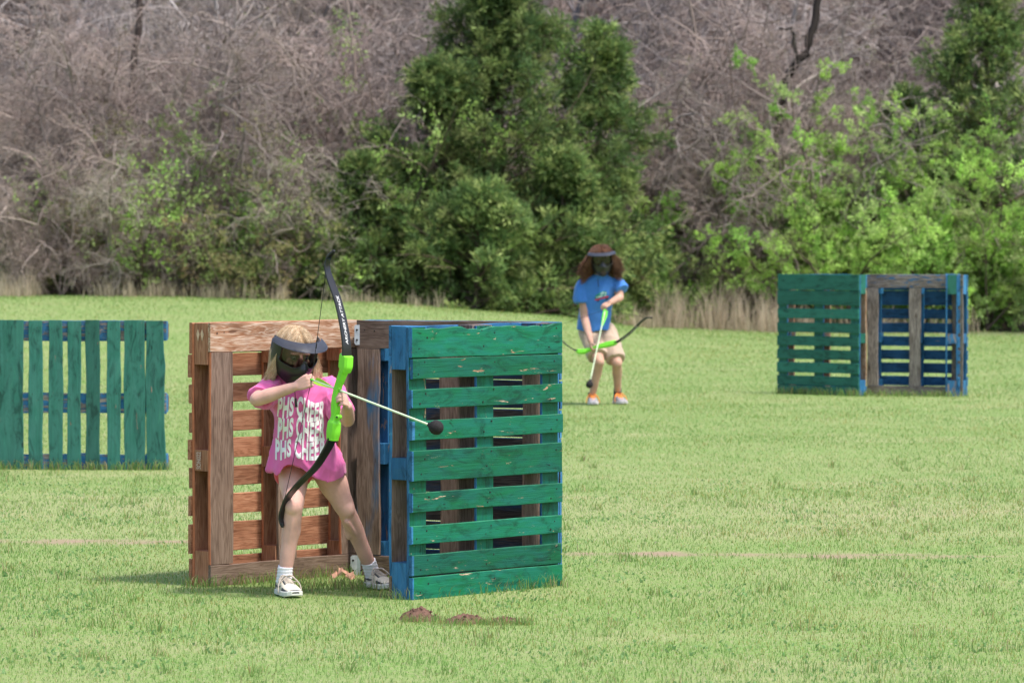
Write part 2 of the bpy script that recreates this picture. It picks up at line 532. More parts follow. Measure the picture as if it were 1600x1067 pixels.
def tubes(poly, r0, r1, sides=3):
    """all polylines (n,K,3) as prisms with radius r0->r1 ; returns verts, quads"""
    n, K, _ = poly.shape
    tang = np.zeros_like(poly)
    tang[:, 1:-1] = poly[:, 2:] - poly[:, :-2]
    tang[:, 0] = poly[:, 1] - poly[:, 0]
    tang[:, -1] = poly[:, -1] - poly[:, -2]
    tang = unit(tang)
    ref = np.where(np.abs(tang[..., 2:3]) > .9, np.array([1., 0, 0]), np.array([0, 0, 1.]))
    u = unit(np.cross(tang, ref)); w = np.cross(tang, u)
    rad = r0[:, None] + (r1 - r0)[:, None] * np.linspace(0, 1, K)[None]
    a = np.arange(sides) * 2 * np.pi / sides
    v = poly[:, :, None] + rad[:, :, None, None] * (np.cos(a)[None, None, :, None] * u[:, :, None] + np.sin(a)[None, None, :, None] * w[:, :, None])
    base = (np.arange(n) * K * sides)[:, None, None]
    k = (np.arange(K - 1) * sides)[None, :, None]
    s = np.arange(sides)[None, None]
    s2 = (s + 1) % sides
    q = np.stack([base + k + s, base + k + s2, base + k + sides + s2, base + k + sides + s], -1).reshape(-1, 4)
    return v.reshape(-1, 3), q

def leaves_at(rs, pos, dirs, ln, wd, outward=None):
    """one diamond-ish quad per position, long axis along dirs"""
    n = len(pos)
    d = unit(dirs)
    r = unit(np.cross(d, rs.normal(0, 1, (n, 3))))
    if outward is not None:
        r = unit(r + 0)
    tip = pos + d * ln[:, None]
    mid = pos + d * (ln * .5)[:, None]
    s = r * (wd / 2)[:, None]
    v = np.stack([pos, mid + s, tip, mid - s], 1).reshape(-1, 3)
    q = np.arange(n * 4).reshape(n, 4)
    return v, q

class Geo:
    def __init__(self): self.v, self.q, self.c, self.n = [], [], [], 0
    def add(self, v, q, c):
        self.v.append(v); self.q.append(q + self.n); self.n += len(v)
        self.c.append(np.broadcast_to(c, (len(v), 3)).copy() if np.ndim(c) == 1 else c)
    def mesh(self, name, smooth=False):
        return mesh_np(name, np.concatenate(self.v), [np.concatenate(self.q)], np.concatenate(self.c), smooth)

def per(rs, n, k, col, var):
    return np.repeat(np.asarray(col) * rs.uniform(1 - var, 1 + var, (n, 1)), k, 0)

def bare_tree(seed, h=5.5, stems=3, vine=0.5, tone=(0.20, 0.155, 0.135), budding=0.0, sp=.5, thick=1.0):
    rs = np.random.RandomState(seed)
    tr, cr = Geo(), Geo()
    tone = np.array(tone) * np.array([1.72, 1.84, 1.95])
    s0 = np.stack([rs.normal(0, .12, stems), rs.normal(0, .12, stems), np.full(stems, -.15)], 1)
    L0 = sprout(rs, s0, np.stack([rs.normal(0, .3, stems), rs.normal(0, .3, stems), np.ones(stems)], 1), h * rs.uniform(.75, 1.05, stems), 9, .5, .5, .13)
    v, q = tubes(L0, np.full(stems, .055) * h / 5 * thick, np.full(stems, .012 * thick), 6); tr.add(v, q, tone * .62)
    a, d, _, t = children_of(rs, L0, 11, .12, 1, sp + .1, .15)
    L1 = sprout(rs, a, d, h * .36 * rs.uniform(.5, 1.2, len(a)), 7, 1.1, .1 - vine * .6, .17)
    v, q = tubes(L1, np.full(len(a), .024), np.full(len(a), .008), 4); tr.add(v, q, per(rs, len(L1), 28, tone * .95, .25))
    a, d, _, t = children_of(rs, L1, 7, .15, 1, .6, .1)
    L2 = sprout(rs, a, d, h * .20 * rs.uniform(.5, 1.3, len(a)), 6, 1.5, -vine * .9, .2)
    v, q = tubes(L2, np.full(len(a), .0155), np.full(len(a), .007), 3); cr.add(v, q, per(rs, len(L2), 18, tone * 1.1, .3))
    a, d, _, t = children_of(rs, L2, 4, .2, 1, .65, .05)
    L3 = sprout(rs, a, d, h * .13 * rs.uniform(.4, 1.3, len(a)), 5, 1.8, -vine, .22)
    v, q = tubes(L3, np.full(len(a), .0085), np.full(len(a), .0042), 3); cr.add(v, q, per(rs, len(L3), 15, tone * 1.22, .3))
    a, d, _, t = children_of(rs, L3, 2, .2, 1, .7, 0)
    L4 = sprout(rs, a, d, h * .06 * rs.uniform(.4, 1.3, len(a)), 3, 1.5, -.3, .3)
    v, q = tubes(L4, np.full(len(a), .0052), np.full(len(a), .003), 3); cr.add(v, q, per(rs, len(L4), 9, tone * 1.25, .3))
    if budding:
        n = int(budding)
        ii = rs.randint(0, len(L3), n); kk = rs.randint(1, 5, n)
        p = L3[ii, kk] + rs.normal(0, .02, (n, 3))
        v, q = leaves_at(rs, p, rs.normal(0, 1, (n, 3)) + np.array([0, 0, .4]), rs.uniform(.03, .06, n), rs.uniform(.02, .035, n))
        pal = np.array([[.20, .25, .06], [.16, .24, .05], [.27, .22, .09], [.24, .15, .07]])
        cr.add(v, q, np.repeat(pal[rs.choice(4, n, p=[.35, .35, .2, .1])] * rs.uniform(.7, 1.2, (n, 1)), 4, 0))
    return tr.mesh('trunk', True), cr.mesh('crown')

def leafy_shrub(seed, h=2.5, rad=1.0, stems=7, nleaf=14000, pal=None, lsize=.055, up=.35, droop=-.2):
    rs = np.random.RandomState(seed)
    tr, cr = Geo(), Geo()
    s0 = np.stack([rs.normal(0, rad * .18, stems), rs.normal(0, rad * .18, stems), np.full(stems, -.1)], 1)
    L0 = sprout(rs, s0, np.stack([rs.normal(0, rad / h, stems), rs.normal(0, rad / h, stems), np.ones(stems)], 1), h * rs.uniform(.6, 1.0, stems), 7, .6, .3, .14)
    v, q = tubes(L0, np.full(stems, .024), np.full(stems, .006), 5); tr.add(v, q, np.array([.13, .10, .08]))
    a, d, _, t = children_of(rs, L0, 11, .1, 1, .62, up)
    L1 = sprout(rs, a, d, rad * .6 * rs.uniform(.45, 1.3, len(a)), 6, .9, droop, .14)
    v, q = tubes(L1, np.full(len(a), .008), np.full(len(a), .003), 3); tr.add(v, q, per(rs, len(L1), 18, (.15, .12, .09), .25))
    a, d, i1, t = children_of(rs, L1, 7, .15, 1, .6, .1)
    L2 = sprout(rs, a, d, rad * .26 * rs.uniform(.4, 1.3, len(a)), 5, .9, droop, .15)
    v, q = tubes(L2, np.full(len(a), .0035), np.full(len(a), .002), 3); cr.add(v, q, per(rs, len(L2), 15, (.17, .15, .09), .25))
    n = nleaf
    ii = rs.randint(0, len(L2), n); kk = rs.randint(1, 5, n)
    p = L2[ii, kk] + rs.normal(0, .025, (n, 3))
    dd = unit(L2[ii, kk] - L2[ii, kk - 1]) * .7 + rs.normal(0, .6, (n, 3)) + np.array([0, 0, .15])
    v, q = leaves_at(rs, p, dd, lsize * rs.uniform(.6, 1.3, n), lsize * .55 * rs.uniform(.6, 1.2, n))
    pal = np.array(pal if pal is not None else [[.10, .21, .035], [.135, .25, .045], [.085, .17, .035]])
    # each branch keeps its own leaf tone
    bt = rs.choice(len(pal), len(L1)); bv = rs.uniform(.75, 1.2, len(L1))
    c = pal[bt[i1[ii]]] * (bv[i1[ii]] * rs.uniform(.85, 1.15, n))[:, None]
    cr.add(v, q, np.repeat(c, 4, 0))
    return tr.mesh('trunk', True), cr.mesh('crown')

def cedar(seed, h=4.6, rad=1.7, limbs=85, per_limb=12, sprays=6, tone=1.0, lean=(0, 0)):
    rs = np.random.RandomState(seed)
    tr, cr = Geo(), Geo()
    L0 = sprout(rs, np.array([[0, 0, -.2]]), np.array([[lean[0], lean[1], 1.]]), np.array([h + .1]), 9, .15, .4, .03)
    v, q = tubes(L0, np.array([.09 * h / 4.6]), np.array([.012]), 7); tr.add(v, q, np.array([.12, .085, .065]))
    t = np.sort(rs.uniform(.03, .985, limbs) ** 1.12)
    k = t * 8; i0 = np.minimum(k.astype(int), 7); f = (k - i0)[:, None]
    a = L0[0, i0] * (1 - f) + L0[0, i0 + 1] * f
    az = rs.uniform(0, 2 * np.pi, limbs)
    lobe = .84 + .34 * np.sin(az * 2 + t * 9 + seed) * np.sin(t * 13 + seed * 2)
    env = (1 - t) ** .85 * np.minimum(1, .85 + t * 1.5)
    ln = rad * (env * lobe * rs.uniform(.6, 1.3, limbs) + .10)
    el = np.interp(t, [0, .4, 1], [.02, .35, 1.15]) + rs.normal(0, .14, limbs)
    d = np.stack([np.cos(az) * np.cos(el), np.sin(az) * np.cos(el), np.sin(el)], 1)
    L1 = sprout(rs, a, d, ln, 7, .5, .12, .09)
    v, q = tubes(L1, .010 + .010 * ln / rad, np.full(limbs, .004), 4); tr.add(v, q, per(rs, limbs, 28, (.13, .095, .075), .2))
    a, d, i1, t1 = children_of(rs, L1, per_limb, .12, 1.0, .5, .10, .62)
    l2 = (.17 + .20 * rad / 1.7) * (1.15 - .55 * t1) * rs.uniform(.6, 1.25, len(a))
    L2 = sprout(rs, a, d, l2, 5, .5, -.12, .10)
    v, q = tubes(L2, np.full(len(a), .004), np.full(len(a), .002), 3); cr.add(v, q, np.array([.10, .085, .05]))
    a, d, i2, t2 = children_of(rs, L2, sprays, .05, 1, .42, .06)
    l3 = .17 * (1.2 - .5 * t2) * rs.uniform(.6, 1.25, len(a))
    L3 = sprout(rs, a, d, l3, 4, .4, -.18, .10)
    m = 2
    pos = np.repeat(L3[:, 1:4].reshape(-1, 3), m, 0)
    dr = np.repeat((L3[:, 1:4] - L3[:, 0:3]).reshape(-1, 3), m, 0)
    n = len(pos)
    dd = unit(dr) + rs.normal(0, .42, (n, 3)) + np.array([0, 0, .06])
    v, q = leaves_at(rs, pos - unit(dr) * .02, dd, .105 * rs.uniform(.6, 1.3, n), .021 * rs.uniform(.7, 1.3, n))
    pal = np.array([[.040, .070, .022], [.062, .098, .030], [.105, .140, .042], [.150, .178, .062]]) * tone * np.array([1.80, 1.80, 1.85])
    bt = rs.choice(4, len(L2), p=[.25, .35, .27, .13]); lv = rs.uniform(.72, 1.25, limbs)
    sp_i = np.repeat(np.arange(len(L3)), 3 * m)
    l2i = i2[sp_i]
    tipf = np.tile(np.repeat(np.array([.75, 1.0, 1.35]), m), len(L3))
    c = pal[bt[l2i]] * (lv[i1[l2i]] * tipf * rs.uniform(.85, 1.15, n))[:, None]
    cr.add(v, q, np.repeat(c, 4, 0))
    return tr.mesh('trunk', True), cr.mesh('crown')

def tree_thing(name, meshes, x, y, label, cat, group=None, rotz=0.0, scale=1.0, sink=0.0, z=None):
    o = empty(name, (x, y, (gz(x, y) if z is None else z) - sink), rot=(0, 0, rotz))
    o.scale = (scale,) * 3 if not isinstance(scale, tuple) else scale
    tag(o, label, cat, group)
    link('trunk', meshes[0], M_TWIG, o)
    link('crown', meshes[1], M_LEAF, o)
    return o

def at_px(px, Y):
    return (px - CX) / F_PX * Y

def limb_mesh(polys, seed=0):
    g = Geo()
    for pts, r0, r1, col in polys:
        pts = np.array([tuple(p) for p in pts])
        K = len(pts)
        tt = np.linspace(0, K - 1, (K - 1) * 4 + 1)
        xs_ = np.stack([np.interp(tt, np.arange(K), pts[:, i]) for i in range(3)], 1)
        rs = np.random.RandomState(seed)
        xs_ += rs.normal(0, .012, xs_.shape)
        v, q = tubes(xs_[None], np.array([r0]), np.array([r1]), 7)
        g.add(v, q, np.array(col))
    return g.mesh('trunk', True)

def make_woods():
    rs = np.random.RandomState(77)
    protos = [bare_tree(11, 5.6, 3, .5), bare_tree(12, 6.2, 2, .35, (.185, .15, .13)), bare_tree(13, 4.6, 4, .9, (.23, .175, .15)),
              bare_tree(14, 5.2, 3, .7, (.17, .135, .12)), bare_tree(15, 4.2, 5, 1.1, (.245, .19, .16)), bare_tree(16, 5.0, 4, .8, (.215, .175, .145), budding=2200), bare_tree(17, 7.0, 1, .25, (.15, .125, .12), thick=2.0), bare_tree(18, 6.6, 2, .15, (.26, .22, .20), thick=1.5)]
    objs = []
    LB = 'bare grey-brown tree tangled with vines in the leafless thicket behind the field'
    GR = 'leafless trees of the thicket'
    for i, pr in enumerate(protos):
        objs.append(None)
    def put(k, x, y, s, r):
        lab = LB if k < 5 else ('bare thicket tree with scattered yellow-green buds behind the field' if k == 5 else 'tall leafless tree with one thick dark upright trunk in the thicket' if k == 6 else 'tall leafless tree with pale forking trunks in the thicket')
        grp = GR if k < 5 else ('budding trees of the thicket' if k == 5 else 'upright trunks in the thicket' if k == 6 else 'pale forking trees in the thicket')
        if objs[k] is None:
            objs[k] = tree_thing('bare_tree', protos[k], x, y, lab, 'tree', grp, r, s)
        else:
            copy_thing(objs[k], (x, y, gz(x, y)), r, s)
    for row, (Y, n, wd, s0) in enumerate([(68.5, 15, 10.0, .72), (71.5, 17, 11.0, .92), (75, 18, 11.5, 1.0), (79, 17, 12.0, 1.1), (84, 15, 13, 1.15), (90, 13, 14, 1.2)]):
        for j in range(n):
            x = -wd + 2 * wd * (j + rs.uniform(.1, .9)) / n
            k = rs.choice(8, p=[.15, .13, .13, .12, .13, .12, .11, .11])
            put(k, x, Y + rs.uniform(-1.0, 1.3) + (1.6 if x > 1.5 and row == 0 else 0) - (2.2 if x < -1 and row < 2 else 0), s0 * rs.uniform(.85, 1.15), rs.uniform(0, 6.28))
    # a denser, lower front of vine tangles
    for px, Y, s in [(60, 66.5, .55), (230, 66, .62), (330, 67, .75), (420, 66.5, .8), (520, 67.5, .9), (1040, 68.5, .85), (1100, 68.4, .95), (1160, 69, .9), (1330, 70, .9), (1450, 70.5, .9), (30, 68, .9), (140, 67.5, .8), (1240, 69.5, .95), (975, 68.2, .8), (480, 66.2, .6), (150, 66, .5)]:
        put(rs.choice([2, 4, 5], p=[.4, .4, .2]), at_px(px, Y), Y, s, rs.uniform(0, 6.28))
    for i in range(16):
        px = [20, 75, 120, 180, 270, 300, 360, 400, 455, 500, 1020, 1075, 1130, 1180, 1290, 1390][i]
        Y = (64.6 if px < 600 else 67.6) + rs.uniform(-.5, .8)
        put([2, 4, 0][i % 3], at_px(px, Y), Y, rs.uniform(.5, .85), rs.uniform(0, 6.28))
    for i, px in enumerate([25, 95, 175, 285, 395, 470]):
        put([4, 2, 5][i % 3], at_px(px, 62.1), 62.1 + .12 * i, rs.uniform(.38, .55), rs.uniform(0, 6.28))
    # pale far-off mass of twigs that closes the view on the bank
    g = Geo()
    n = 9000
    st = np.stack([rs.uniform(-17, 17, n), rs.uniform(93, 100, n), np.zeros(n)], 1)
    st[:, 2] = ground_h(st[:, 0], st[:, 1]) + rs.uniform(-.5, 6, n) * rs.rand(n)
    Lw = sprout(rs, st, rs.normal(0, .6, (n, 3)) + np.array([0, 0, .8]), rs.uniform(.8, 2.4, n), 5, 1.2, -.3, .2)
    v, q = tubes(Lw, np.full(n, .016), np.full(n, .006), 3)
    g.add(v, q, per(rs, n, 15, (.17, .145, .135), .4))
    tag(link('far_woods', g.mesh('far_woods'), M_TWIG), 'grey mass of leafless branches on the bank behind the thicket', 'woods', kind='stuff')

    # dark dead limbs that stand out
    W = lambda px, py, Y: P(px, py, Y)
    o = empty('dead_tree', (at_px(198, 66.3), 66.3, gz(at_px(198, 66.3), 66.3)))
    me = limb_mesh([([W(196, 470, 66.3), W(188, 300, 66.3), W(198, 225, 66.3), W(205, 165, 66.4), W(212, 90, 66.5), W(222, -40, 66.6)], .085, .05, (.05, .038, .034)),
                    ([W(203, 172, 66.3), W(170, 158, 66.1), W(136, 150, 66.0), W(105, 158, 65.9), W(78, 156, 65.9), W(73, 130, 65.9)], .05, .024, (.055, .042, .036)),
                    ([W(136, 150, 66.0), W(133, 118, 66.0), W(142, 90, 66.1)], .03, .012, (.055, .042, .036))], 3)
    me.transform(Matrix.Translation(-o.location))
    link('trunk', me, M_TWIG, o)
    tag(o, 'dark dead trunk with one crooked limb reaching left, in the thicket', 'tree')
    o = empty('dead_tree', (at_px(1225, 68.2), 68.2, gz(at_px(1225, 68.2), 68.2)))
    me = limb_mesh([([W(1215, 480, 68.2), W(1205, 300, 68.2), W(1225, 125, 68.2), W(1258, 85, 68.3), W(1275, 30, 68.4), W(1285, -40, 68.5)], .085, .06, (.032, .026, .024)),
                    ([W(1246, 98, 68.2), W(1240, 55, 68.1), W(1235, 45, 68.1), W(1215, 46, 68.0)], .035, .015, (.035, .03, .026))], 4)
    me.transform(Matrix.Translation(-o.location))
    link('trunk', me, M_TWIG, o)
    tag(o, 'black slanting dead trunk rising above the bright green shrubs', 'tree')
    for px0, pts, lab in [(110, [(118, 470), (108, 380), (95, 330), (40, 262), (15, 215), (-5, 190)], 'pale crooked bare trunk leaning left at the edge of the thicket'),
                          (1035, [(1035, 500), (1045, 440), (1020, 370), (1062, 300), (1040, 190), (1090, 90), (1075, -20)], 'twisting pale bare trunk just right of the big cedar'),
                          (560, [(575, 470), (560, 330), (545, 230), (556, 130), (540, -20)], 'straight thin bare trunk behind the left flank of the cedars')]:
        Yb = 66.0 if px0 < 900 else 68.3
        o = empty('leafless_tree', (at_px(px0, Yb), Yb, gz(at_px(px0, Yb), Yb)))
        me = limb_mesh([([W(a, b, Yb + .1 * i) for i, (a, b) in enumerate(pts)], .05, .022, (.22, .175, .15))], px0)
        me.transform(Matrix.Translation(-o.location))
        link('trunk', me, M_TWIG, o)
        tag(o, lab, 'tree')

    # cedars
    def ced(px, Y, top, rad, seed, label, tone=1.0, **kw):
        x = at_px(px, Y)
        h = EYE - (top - HOR) / F_PX * Y - gz(x, Y)
        tree_thing('cedar_tree', cedar(seed, h, rad, tone=tone, **kw), x, Y, label, 'tree', 'cedars at the edge of the field')
    ced(790, 64.5, -12, 2.75, 21, 'tallest dark green cedar, its tip leaving the top of the picture', limbs=165, per_limb=14)
    ced(930, 65.2, 60, 1.7, 22, 'slender dark cedar close on the right of the tallest cedar', limbs=100)
    ced(660, 63.5, 120, 2.2, 23, 'broad cedar spreading left of the tallest cedar', limbs=110)
    ced(550, 62.8, 270, 1.6, 24, 'low cedar at the left end of the cedar clump', tone=1.12, limbs=72)
    ced(745, 62.0, 300, 1.6, 25, 'low yellow-green cedar in front of the tallest cedar', tone=1.25, limbs=70)
    ced(870, 63.2, 255, 1.5, 26, 'squat cedar behind the boy in the blue shirt', tone=1.05, limbs=72)
    ced(1000, 66.2, 375, .95, 27, 'small cedar bush right of the boy in the blue shirt', tone=1.3, limbs=40)
    ced(1545, 67.4, -10, 2.3, 28, 'tall dark cedar above the right pallet shelter, at the picture edge', tone=1.15, limbs=100)
    ced(1440, 68.6, 150, 1.5, 29, 'dark cedar in shade behind the bright green shrubs', tone=.9, limbs=75)

    ced(1470, 67.9, 190, 1.7, 30, 'broad dim cedar half hidden behind the light shrubs on the right', tone=.9, limbs=75)

    # shrubs
    BR = [[.35, .56, .12], [.42, .62, .15], [.46, .62, .21], [.24, .43, .09]]
    OL = [[.30, .30, .12], [.24, .31, .10], [.38, .35, .16], [.40, .31, .17], [.20, .27, .09]]
    PA = [[.27, .37, .12], [.33, .40, .16], [.21, .32, .10]]
    def shr(px, Y, top, rad, seed, label, pal, nleaf=12000, **kw):
        x = at_px(px, Y)
        h = (EYE - (top - HOR) / F_PX * Y - gz(x, Y)) * kw.pop('hk', 1.22)
        tree_thing('shrub', leafy_shrub(seed, h, rad, nleaf=nleaf, pal=pal, **kw), x, Y, label, 'shrub', 'shrubs along the thicket edge')
    shr(1240, 67.2, 105, 1.25, 41, 'tall bright green shrub just left of the right pallet shelter', BR, 30000, stems=10)
    shr(1335, 67.0, 200, 1.5, 42, 'wide bright green shrub behind the right pallet shelter', BR, 38000, stems=12)
    shr(1175, 67.0, 320, 1.0, 43, 'dull green shrub beside the tan grass tufts', PA, 8000)
    shr(1430, 66.8, 280, 1.4, 44, 'bright shrub above the middle of the right pallet shelter', BR, 28000, stems=10, hk=1.05)
    shr(1530, 66.6, 215, 1.4, 45, 'light yellow-green shrub right of the right pallet shelter', PA + BR[:2], 32000, stems=11, hk=1.0)
    shr(1600, 66.5, 250, 1.1, 46, 'bright green shrub cut by the right edge of the picture', BR, 22000, stems=9, hk=1.05)
    shr(1100, 68, 290, 1.0, 47, 'sparse grey-green shrub in the gap right of the cedars', PA, 3800)
    shr(1065, 66.5, 405, .8, 48, 'low mid-green bush at the foot of the bare thicket', OL[1:2] + BR, 6000)
    shr(250, 62.4, 255, 1.3, 49, 'bright green bush low in the left thicket', BR, 5500)
    shr(310, 63.0, 165, 1.5, 50, 'pale olive shrub reaching up the left thicket', PA + OL[:2], 6500)
    shr(140, 62.4, 285, 1.3, 51, 'yellowish olive bush at the left edge of the field', OL, 7000)
    shr(10, 63.4, 370, .9, 52, 'small bright bush at the left edge of the picture', BR, 5500)
    shr(345, 62.0, 330, 1.1, 53, 'rusty olive bush on top of the grassy rise', OL, 7000)
    shr(440, 62.2, 280, 1.1, 54, 'mid-green bush behind the top of the upright bow', BR, 5200)
    shr(500, 62.6, 345, .9, 55, 'leafy bright bush against the left flank of the cedars', BR, 6500)
    shr(600, 63.6, 80, 1.4, 56, 'sparse fresh green sapling above the left cedars', BR, 4600, stems=5)
    shr(80, 63.0, 270, 1.0, 57, 'thin grey-green bush in the far left thicket', PA, 3600)
    shr(950, 66.4, 20, .7, 58, 'fresh green sprig above the slender cedar', BR, 1300, stems=2)

def make_tan_grass():
    rs = np.random.RandomState(9)
    V, Q, T, C, off = [], [], [], [], 0
    for x0, x1, Y, n, h in [(1020, 1225, 64.6, 1050, .66), (1225, 1520, 65.0, 450, .42), (-10, 55, 61.5, 600, .38), (150, 460, 61.8, 900, .32), (1495, 1620, 68, 600, .5), (890, 1030, 63.5, 500, .35), (500, 700, 61.4, 260, .25)]:
        nt_ = max(6, int((x1 - x0) / 6))
        cen = rs.uniform(x0, x1, nt_); hk = rs.uniform(.45, 1.25, nt_)
        k = rs.randint(0, nt_, n)
        y = Y + rs.normal(0, .5, n)
        x = (cen[k] - CX) / F_PX * Y + rs.normal(0, .07, n)
        hh = h * hk[k] * rs.uniform(.5, 1.25, n)
        cc = np.array([.70, .58, .44]) * rs.uniform(.6, 1.15, (n, 1))
        v, q, t, c = blades(rs, x, y, hh, rs.uniform(.007, .014, n), rs.uniform(.05, .45, n), cc * .85, cc)
        V.append(v); Q.append(q + off); T.append(t + off); C.append(c); off += len(v)
    me = mesh_np('dry_grass', np.concatenate(V), [np.concatenate(Q), np.concatenate(T)], np.concatenate(C))
    tag(link('dry_grass', me, M_GRASS), 'tall tan dry grass tufts along the foot of the thicket', 'dry grass', kind='stuff')
# ------------------------------------------------------------------ pallets
BROWN = ((0.21, 0.085, 0.044), (0.34, 0.148, 0.080), (0.43, 0.22, 0.13))
GREYB = ((0.12, 0.078, 0.057), (0.205, 0.138, 0.102), (0.28, 0.20, 0.155))
PALE = ((0.27, 0.115, 0.055), (0.42, 0.25, 0.155), (0.60, 0.47, 0.37))
GREYW = ((0.08, 0.07, 0.065), (0.25, 0.20, 0.17), (0.40, 0.34, 0.30))
G1, G2 = (0.002, 0.13, 0.050), (0.006, 0.13, 0.095)
B1, B2 = (0.018, 0.13, 0.30), (0.045, 0.185, 0.36)
M_ORANGE = wood('weathered_orange_wood', *BROWN)
M_ORANGEG = wood('weathered_grey_brown_wood', *GREYB)
M_PALE = wood('bleached_striped_wood', *PALE, grain=1.3)
M_EDGE = simple('bright_cut_edge', (0.42, 0.135, 0.06), 0.7, 0.15, 30, 0.2)
M_GREEN = wood('green_paint', *PALE, paint=G1, paint2=G2, wear=0.20, rough=0.55)
M_GREENF = wood('faded_green_paint', *GREYB, paint=(0.025, 0.135, 0.10), paint2=(0.042, 0.16, 0.128), wear=0.12, rough=0.6)
M_GREEND = wood('dark_green_paint', *GREYB, paint=(0.022, 0.15, 0.108), paint2=(0.032, 0.17, 0.125), wear=0.0, rough=0.55)
M_GREENT = wood('drab_green_paint', *GREYB, paint=(0.008, 0.11, 0.055), paint2=(0.03, 0.18, 0.10), wear=0.12, rough=0.65)
M_BLUE = wood('blue_paint', *GREYW, paint=B1, paint2=B2, wear=0.22, rough=0.55)
M_BLUEW = wood('worn_blue_paint', *GREYW, paint=B1, paint2=B2, wear=0.55, rough=0.6)
M_BLUED = wood('blue_overspray_on_grey_wood', *GREYB, stain=(0.035, 0.13, 0.24), stain_amt=0.35)
M_GREYWOOD = wood('bare_grey_wood', *GREYW)
M_DIM = wood('shade_darkened_wood', (0.02, 0.017, 0.016), (0.05, 0.04, 0.036), (0.10, 0.08, 0.07), stain=(0.02, 0.05, 0.10), stain_amt=0.4)  # back pallet's inner slats: shade inside the shelter put into the wood colour
M_BLUESHADE = wood('blue_paint_shade_tone', *GREYB, paint=(0.010, 0.065, 0.16), paint2=(0.018, 0.09, 0.21), wear=0.15)  # blue paint darkened in colour to stand for shade on inner slats
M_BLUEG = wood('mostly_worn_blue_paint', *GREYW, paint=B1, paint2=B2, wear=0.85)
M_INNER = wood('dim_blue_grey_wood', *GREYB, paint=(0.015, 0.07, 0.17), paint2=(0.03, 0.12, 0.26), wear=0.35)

def board(L, W, T, seed, segs=10, wav=0.002, edge=None, nails=(), endcut=0.0, tipw=0.0):
    """long axis X, thickness Y (outer face at -Y), width Z; slots: 0 outer, 1 inner, 2 edges, 3 ends, 4 nails"""
    rs = random.Random(seed)
    bm = bmesh.new()
    c = min(0.0022, T * .2)
    prof = [(-T / 2, -W / 2 + c), (-T / 2, W / 2 - c), (-T / 2 + c, W / 2), (T / 2 - c, W / 2), (T / 2, W / 2 - c), (T / 2, -W / 2 + c), (T / 2 - c, -W / 2), (-T / 2 + c, -W / 2)]
    rings = []
    ph = [rs.uniform(0, 6.28) for _ in range(4)]
    bow = rs.uniform(-1, 1) * .0025
    tw = rs.uniform(-1, 1) * .012
    for i in range(segs + 1):
        f = i / segs
        if tipw and i == 1: f = tipw / L
        x = -L / 2 + L * f
        up = wav * math.sin(f * 7 + ph[0]) + wav * .6 * math.sin(f * 19 + ph[1])
        dn = wav * math.sin(f * 6 + ph[2]) + wav * .6 * math.sin(f * 17 + ph[3])
        e = edge(f) if edge else 0.0
        row = []
        for (y, z) in prof:
            s = z / (W / 2)
            zz = z + (up + e if s > .5 else dn if s < -.5 else 0)
            yy = y + bow * (1 - (2 * f - 1) ** 2) + tw * (f - .5) * z
            xx = x
            if i in (0, segs):
                xx += rs.uniform(-1, 1) * endcut
            row.append(bm.verts.new((xx, yy, zz)))
        rings.append(row)
    n = len(prof)
    slot = [0, 2, 2, 2, 1, 2, 2, 2]
    for i in range(segs):
        for k in range(n):
            k2 = (k + 1) % n
            fa = bm.faces.new((rings[i][k], rings[i][k2], rings[i + 1][k2], rings[i + 1][k]))
            fa.material_index = 3 if (tipw and i == 0 and slot[k] == 0) else slot[k]
    fa = bm.faces.new(rings[0][::-1]); fa.material_index = 3
    fa = bm.faces.new(rings[-1]); fa.material_index = 3
    for (nx_, nz_) in nails:
        r = rs.uniform(.0028, .0045)
        vs = [bm.verts.new((nx_ + r * math.cos(a * 1.0472), -T / 2 - .0022, nz_ + r * math.sin(a * 1.0472))) for a in range(6)]
        vb = [bm.verts.new((nx_ + r * math.cos(a * 1.0472), -T / 2 + .0022, nz_ + r * math.sin(a * 1.0472))) for a in range(6)]
        fa = bm.faces.new(vs); fa.material_index = 4
        for a in range(6):
            fa = bm.faces.new((vs[a], vb[a], vb[(a + 1) % 6], vs[(a + 1) % 6])); fa.material_index = 4
    bmesh.ops.recalc_face_normals(bm, faces=bm.faces)
    me = bpy.data.meshes.new('board')
    bm.to_mesh(me)
    bm.free()
    return me

ZS_FG = [(1.078, 1.22), (.985, 1.076), (.853, .94), (.712, .80), (.53, .668), (.393, .482), (.25, .335), (.11, .205), (.0, .107)]
ZS_OR = [(1.075, 1.22), (.965, 1.073), (.845, .935), (.71, .805), (.585, .68), (.455, .55), (.325, .42), (.15, .288), (.01, .13)]
ZS_BK = [(1.08, 1.22), (.945, 1.077), (.81, .942), (.675, .806), (.54, .672), (.405, .537), (.27, .402), (.135, .267), (.005, .132)]
ZS_RB = [(1.06, 1.22), (.91, 1.057), (.775, .875), (.635, .735), (.50, .60), (.365, .465), (.23, .335), (.105, .20), (.0, .10)]
T_S, T_B, T_K, T_D = 0.021, 0.016, 0.089, 0.017      # slat, stringer board, block, base board
DEPTH = T_S + T_B + T_K + T_D
BLK = [(1.025, 1.22), (.535, .635), (.0, .17)]        # heights of the block rows

def mk(name, L, W, T, mats, parent, loc, seed, vert=False, flip=False, **kw):
    me = board(L, W, T, seed, **kw)
    me.name = name
    o = link(name, me, list(mats) + [M_DARK], parent, loc)
    if vert: o.rotation_euler = (0, math.pi / 2, 0)
    if flip: o.rotation_euler = (0, 0, math.pi) if not vert else (0, math.pi / 2, math.pi)
    return o

